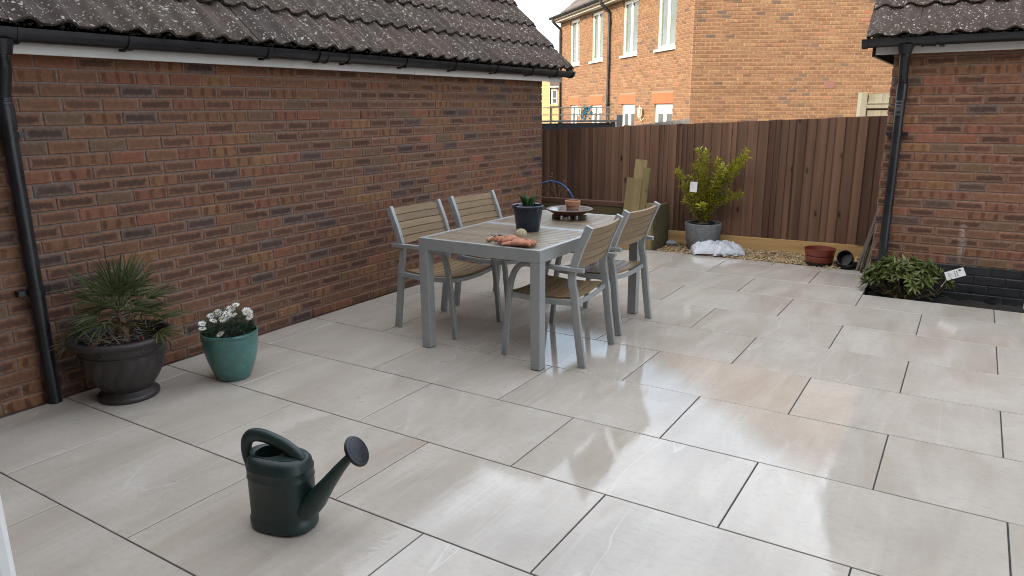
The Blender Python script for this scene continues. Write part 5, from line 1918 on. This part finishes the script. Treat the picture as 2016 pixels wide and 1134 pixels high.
# ================================================================== COMPOST BAG
def bag_material():
    t = NT('printed_white_bag')
    p = t.obj()
    s = t.n('SeparateXYZ')
    t.t.links.new(p, s.inputs[0])
    k = t.mix(t.mapr(t.noise(p, 6, 3), 0.35, 0.7), (0.62, 0.64, 0.67), (0.52, 0.545, 0.58))
    # block of fine grey text lines and faint bands
    ln = t.mapr(t.math('SINE', t.math('MULTIPLY', s.outputs[1], 520.0)), 0.1, 0.4)
    br = t.mapr(t.noise(t.mapping(p, scale=(1, 0.02, 0.02)), 160, 2), 0.46, 0.52)
    bx_ = t.math('MULTIPLY', t.mapr(t.math('ABSOLUTE', t.math('SUBTRACT', s.outputs[0], 0.06)), 0.09, 0.092, 1, 0), t.mapr(t.math('ABSOLUTE', t.math('SUBTRACT', s.outputs[1], 0.02)), 0.055, 0.057, 1, 0))
    k = t.mix(t.math('MULTIPLY', t.math('MULTIPLY', ln, br), t.math('MULTIPLY', bx_, 0.8)), k, (0.16, 0.17, 0.19))
    # soil smears low on the front
    dm = t.math('MULTIPLY', t.mapr(t.noise(p, 14, 5, 0.65), 0.5, 0.68), t.mapr(s.outputs[2], 0.02, 0.075, 0.75, 0.0))
    k = t.mix(dm, k, (0.10, 0.075, 0.05))
    t.bump(t.noise(p, 34, 4, 0.6, 0.8), 0.5, 0.012)
    return t.fin(k, 0.32, 0, 0.5)


bgm = MB()
nx, ny = 56, 36
vs = []
for side in (1, -1):
    for j in range(ny + 1):
        for i in range(nx + 1):
            u, v = i / nx * 2 - 1, j / ny * 2 - 1
            h = max(0, (1 - abs(u) ** 2.6)) ** 0.5 * max(0, (1 - abs(v) ** 2.4)) ** 0.5
            cr = 0.015 - 0.045 * abs(mnoise.noise(Vector((u * 1.6 + v, v * 1.7 - u * .6, side * 3.0)))) - 0.03 * abs(mnoise.noise(Vector((u * 3.7 - v * 2, v * 3.1 + u, 9)))) + 0.02 * abs(mnoise.noise(Vector((u * 9, v * 8, 2))))
            edge = max(abs(u) ** 8, 0) * 0.014 * math.sin(v * 17 + u * 3)
            x = u * 0.275 * (1 - 0.05 * v * v) + 0.01 * mnoise.noise(Vector((v * 3, 1, side)))
            y = v * 0.17 * (1 - 0.07 * u * u)
            if side == 1:
                z = 0.022 + h * (0.094 + 0.02 * u * -0.6 + cr * 1.5) + edge
            else:
                z = 0.020 - h * 0.018 + edge
            vs.append((x, y, z))
fs = []
o1 = (nx + 1) * (ny + 1)
for s_ in (0, 1):
    for j in range(ny):
        for i in range(nx):
            a = s_ * o1 + j * (nx + 1) + i
            q = (a, a + 1, a + nx + 2, a + nx + 1)
            fs.append(q if s_ == 0 else q[::-1])
bgm.add(vs, fs)
cb = thing('compost_bag', 'crumpled white plastic compost bag lying on the gravel by the grey pot', 'bag', (1.925, 7.365, 0.0), R(24))
bo_ = bgm.build('sack', bag_material(), cb, smooth=True, angle=80)
fl2 = MB()
vs = []
for j in range(5):
    for i in range(13):
        vs.append((-0.06 + 0.26 * i / 12, -0.165 - 0.045 * j / 4, 0.012 + 0.008 * math.sin(i * 1.3 + j) + 0.006 * j / 4))
fl2.add(vs, [(j * 13 + i, j * 13 + i + 1, j * 13 + i + 14, j * 13 + i + 13) for j in range(4) for i in range(12)])
fo_ = fl2.build('loose_flap', bag_material(), cb, smooth=True)
fo_.modifiers.new('thickness', 'SOLIDIFY').thickness = 0.002
for (px_, py_) in ((-0.13, -0.130), (0.19, -0.128)):
    m = MB().lathe([(0.008, 0.0), (0.012, 0.0), (0.012, 0.001), (0.008, 0.001)], 14, (px_, py_, 0.062), M=Matrix.Rotation(R(48), 4, 'X'))
    m.build('ring_mark', M_ink, cb)

# ================================================================== RED AND BLACK POTS
rdp = thing('plastic_pot', 'wide red-brown plastic pot nested in a second on the gravel edge', 'pot', (2.955, 7.345, -0.012))
MB().lathe([(0.0, 0.06), (0.112, 0.06), (0.124, 0.095), (0.128, 0.1), (0.135, 0.103), (0.146, 0.160), (0.150, 0.163), (0.149, 0.168), (0.141, 0.166), (0.130, 0.11), (0.118, 0.075), (0.0, 0.072)], 44).build('upper_pot', M_redpot, rdp, smooth=True)
MB().lathe([(0.0, 0.0), (0.118, 0.0), (0.120, 0.035), (0.126, 0.038), (0.134, 0.090), (0.130, 0.094), (0.121, 0.09), (0.112, 0.04), (0.0, 0.02)], 44).build('lower_pot', M_redpot, rdp, smooth=True)
MB().lathe([(0.119, 0.001), (0.1235, 0.001), (0.1265, 0.036), (0.121, 0.036)], 44).build('soil_stain', M_soil, rdp, smooth=True)
bkp = MB().lathe([(0.0, 0.0), (0.090, 0.0), (0.105, 0.045), (0.110, 0.047), (0.108, 0.052), (0.100, 0.048), (0.088, 0.01), (0.0, 0.008)], 32)
o = bkp.build('plastic_saucer', M_black_plastic, smooth=True)
o.location = (3.225, 7.285, -0.004)
tag(o, 'shallow black plastic saucer lying on gravel near the leaning boards', 'saucer')
bkp = MB().lathe([(0.0, 0.0), (0.058, 0.0), (0.072, 0.075), (0.077, 0.077), (0.076, 0.083), (0.070, 0.08), (0.056, 0.006), (0.0, 0.006)], 32)
o = bkp.build('nursery_pot', M_black_plastic, smooth=True)
o.location = (3.22, 7.315, 0.0695)
o.rotation_euler = (R(68), 0, R(-18))
tag(o, 'small black nursery pot tipped on its side in the saucer', 'pot')

# ================================================================== BOARDS AND ROD LEANING ON THE RIGHT GARAGE
def lean_bar(name, mat, p0, p1, w, t, label, cat='board', grp=None):
    p0, p1 = Vector(p0), Vector(p1)
    z = (p1 - p0).normalized()
    y = Vector((0, 1, 0))
    y = (y - z * y.dot(z)).normalized()
    x = y.cross(z)
    L = (p1 - p0).length
    o = MB().box(-t / 2, t / 2, -w / 2, w / 2, 0, L).build(name, mat, None, bevel=0.002)
    o.matrix_basis = Matrix.Translation(p0) @ Matrix((x, y, z)).transposed().to_4x4()
    tag(o, label, cat, grp)
    return o


lean_bar('board', M_leanboard, (3.318, 7.23, -0.01), (3.466, 7.30, 0.69), 0.09, 0.022, 'outermost thin grey board leaning on the brick garage side')
lean_bar('board', M_leanboard, (3.402, 7.10, 0.0), (3.4685, 7.14, 0.44), 0.06, 0.018, 'short grey board leaning close against the brick garage corner')
lean_bar('board', M_leanboard, (3.366, 7.34, 0.0), (3.470, 7.36, 0.60), 0.08, 0.016, 'middle grey board leaning behind the rusty rod')
rodm = MB().tube([(3.372, 7.10, 0.010), (3.366, 7.08, 0.03), (3.372, 7.10, 0.08), (3.40, 7.14, 0.26), (3.462, 7.20, 0.52)], 0.011, 10)
tag(rodm.build('metal_rod', M_rust, smooth=True), 'rusty bent metal rod propped between the leaning boards', 'rod')

# ================================================================== LOW SHRUB AT THE RIGHT GARAGE
shb = thing('low_shrub', 'low glossy green shrub growing in the black soil by the plinth', 'shrub', (3.79, 6.43, -0.05))
m, lv = MB(), MB()
rsb = random.Random(91)
for k in range(78):
    a = rsb.uniform(0, 6.28)
    r_ = math.sqrt(rsb.random())
    x, y = r_ * math.cos(a) * 0.32, r_ * math.sin(a) * 0.16
    zt = 0.09 + 0.22 * math.sqrt(max(0, 1 - r_ ** 2)) * rsb.uniform(0.7, 1.08) + rsb.uniform(0, 0.04)
    tip = Vector((x, y, zt))
    b = Vector((x * 0.15, y * 0.15, 0.0))
    m.tube([b, b.lerp(tip, 0.5) + Vector((x * 0.2, y * 0.2, -0.01)), tip], [0.005, 0.0035, 0.0025], 5)
    od = Vector((x * 1.8, y * 1.8, 0.32)).normalized()
    o_ = od.orthogonal().normalized()
    o2_ = od.cross(o_)
    nl = rsb.randrange(8, 12)
    for j in range(nl):
        w = 2 * math.pi * j / nl + rsb.uniform(-.2, .2)
        s_ = o_ * math.cos(w) + o2_ * math.sin(w)
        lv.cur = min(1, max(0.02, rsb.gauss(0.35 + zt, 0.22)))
        lv.leaf(tip - od * rsb.uniform(0, 0.03), s_ + od * rsb.uniform(0.1, 0.9), od, rsb.uniform(0.07, 0.115), rsb.uniform(0.017, 0.024), rsb.uniform(0.05, 0.3), 0.18, 3)
    for j in range(4):
        w = rsb.uniform(0, 6.28)
        s_ = o_ * math.cos(w) + o2_ * math.sin(w)
        lv.cur = min(1, max(0.02, rsb.gauss(0.75, 0.2)))
        lv.leaf(tip, s_ * 0.5 + od, s_, rsb.uniform(0.035, 0.055), 0.013, 0.1, 0.2, 2)
for k in range(60):
    a = rsb.uniform(0, 6.28)
    p = Vector((math.cos(a) * rsb.uniform(0.1, 0.27), math.sin(a) * rsb.uniform(0.05, 0.15), rsb.uniform(0.05, 0.18)))
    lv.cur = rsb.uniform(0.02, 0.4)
    lv.leaf(p, (math.cos(a), math.sin(a), rsb.uniform(-0.4, 0.5)), (0, 0, 1), rsb.uniform(0.06, 0.1), 0.022, 0.2, 0.18, 3)
m.build('stems', M_bark, shb, smooth=True)
lv.build('leaves', M_rhodo, shb, recalc=False, smooth=True)
tgx = MB().box(-0.068, 0.068, -0.0012, 0.0012, -0.034, 0.034)
tgo = tgx.build('plant_label', M_white, shb)
tgo.location = (0.335, -0.075, 0.272)
tgo.rotation_euler = (R(-14), R(-24), R(4))
tl = MB()
for cx_ in (0.0, 0.016):
    for k in range(4):
        tl.lathe([(0.0045, 0.0), (0.0, 0.0003)], 10, (cx_, -0.0016, -0.020 + k * 0.0125), M=Matrix.Rotation(R(90), 4, 'X'))
tl.box(0.030, 0.046, -0.0019, -0.0013, 0.012, 0.026)
for k in range(3):
    tl.box(-0.05, -0.03 + 0.006 * k, -0.0019, -0.0013, 0.014 - k * 0.012, 0.017 - k * 0.012)
tl.build('label_print', M_ink, tgo)
MB().tube([(0.30, -0.07, 0.25), (0.25, -0.05, 0.15)], 0.0025, 6).build('label_stem', M_white, shb)
yl = thing('plant_marker', 'yellow-green printed plant marker standing in the black soil', 'marker', (4.628, 6.36, -0.05), R(10))
MB().box(-0.028, 0.028, -0.001, 0.001, 0.05, 0.17).build('card', simple('lime_card', (0.50, 0.55, 0.06), 0.5, 0.3, 30), yl)
MB().box(-0.006, 0.006, -0.0022, -0.0012, 0.0, 0.10).build('stake', M_white, yl)
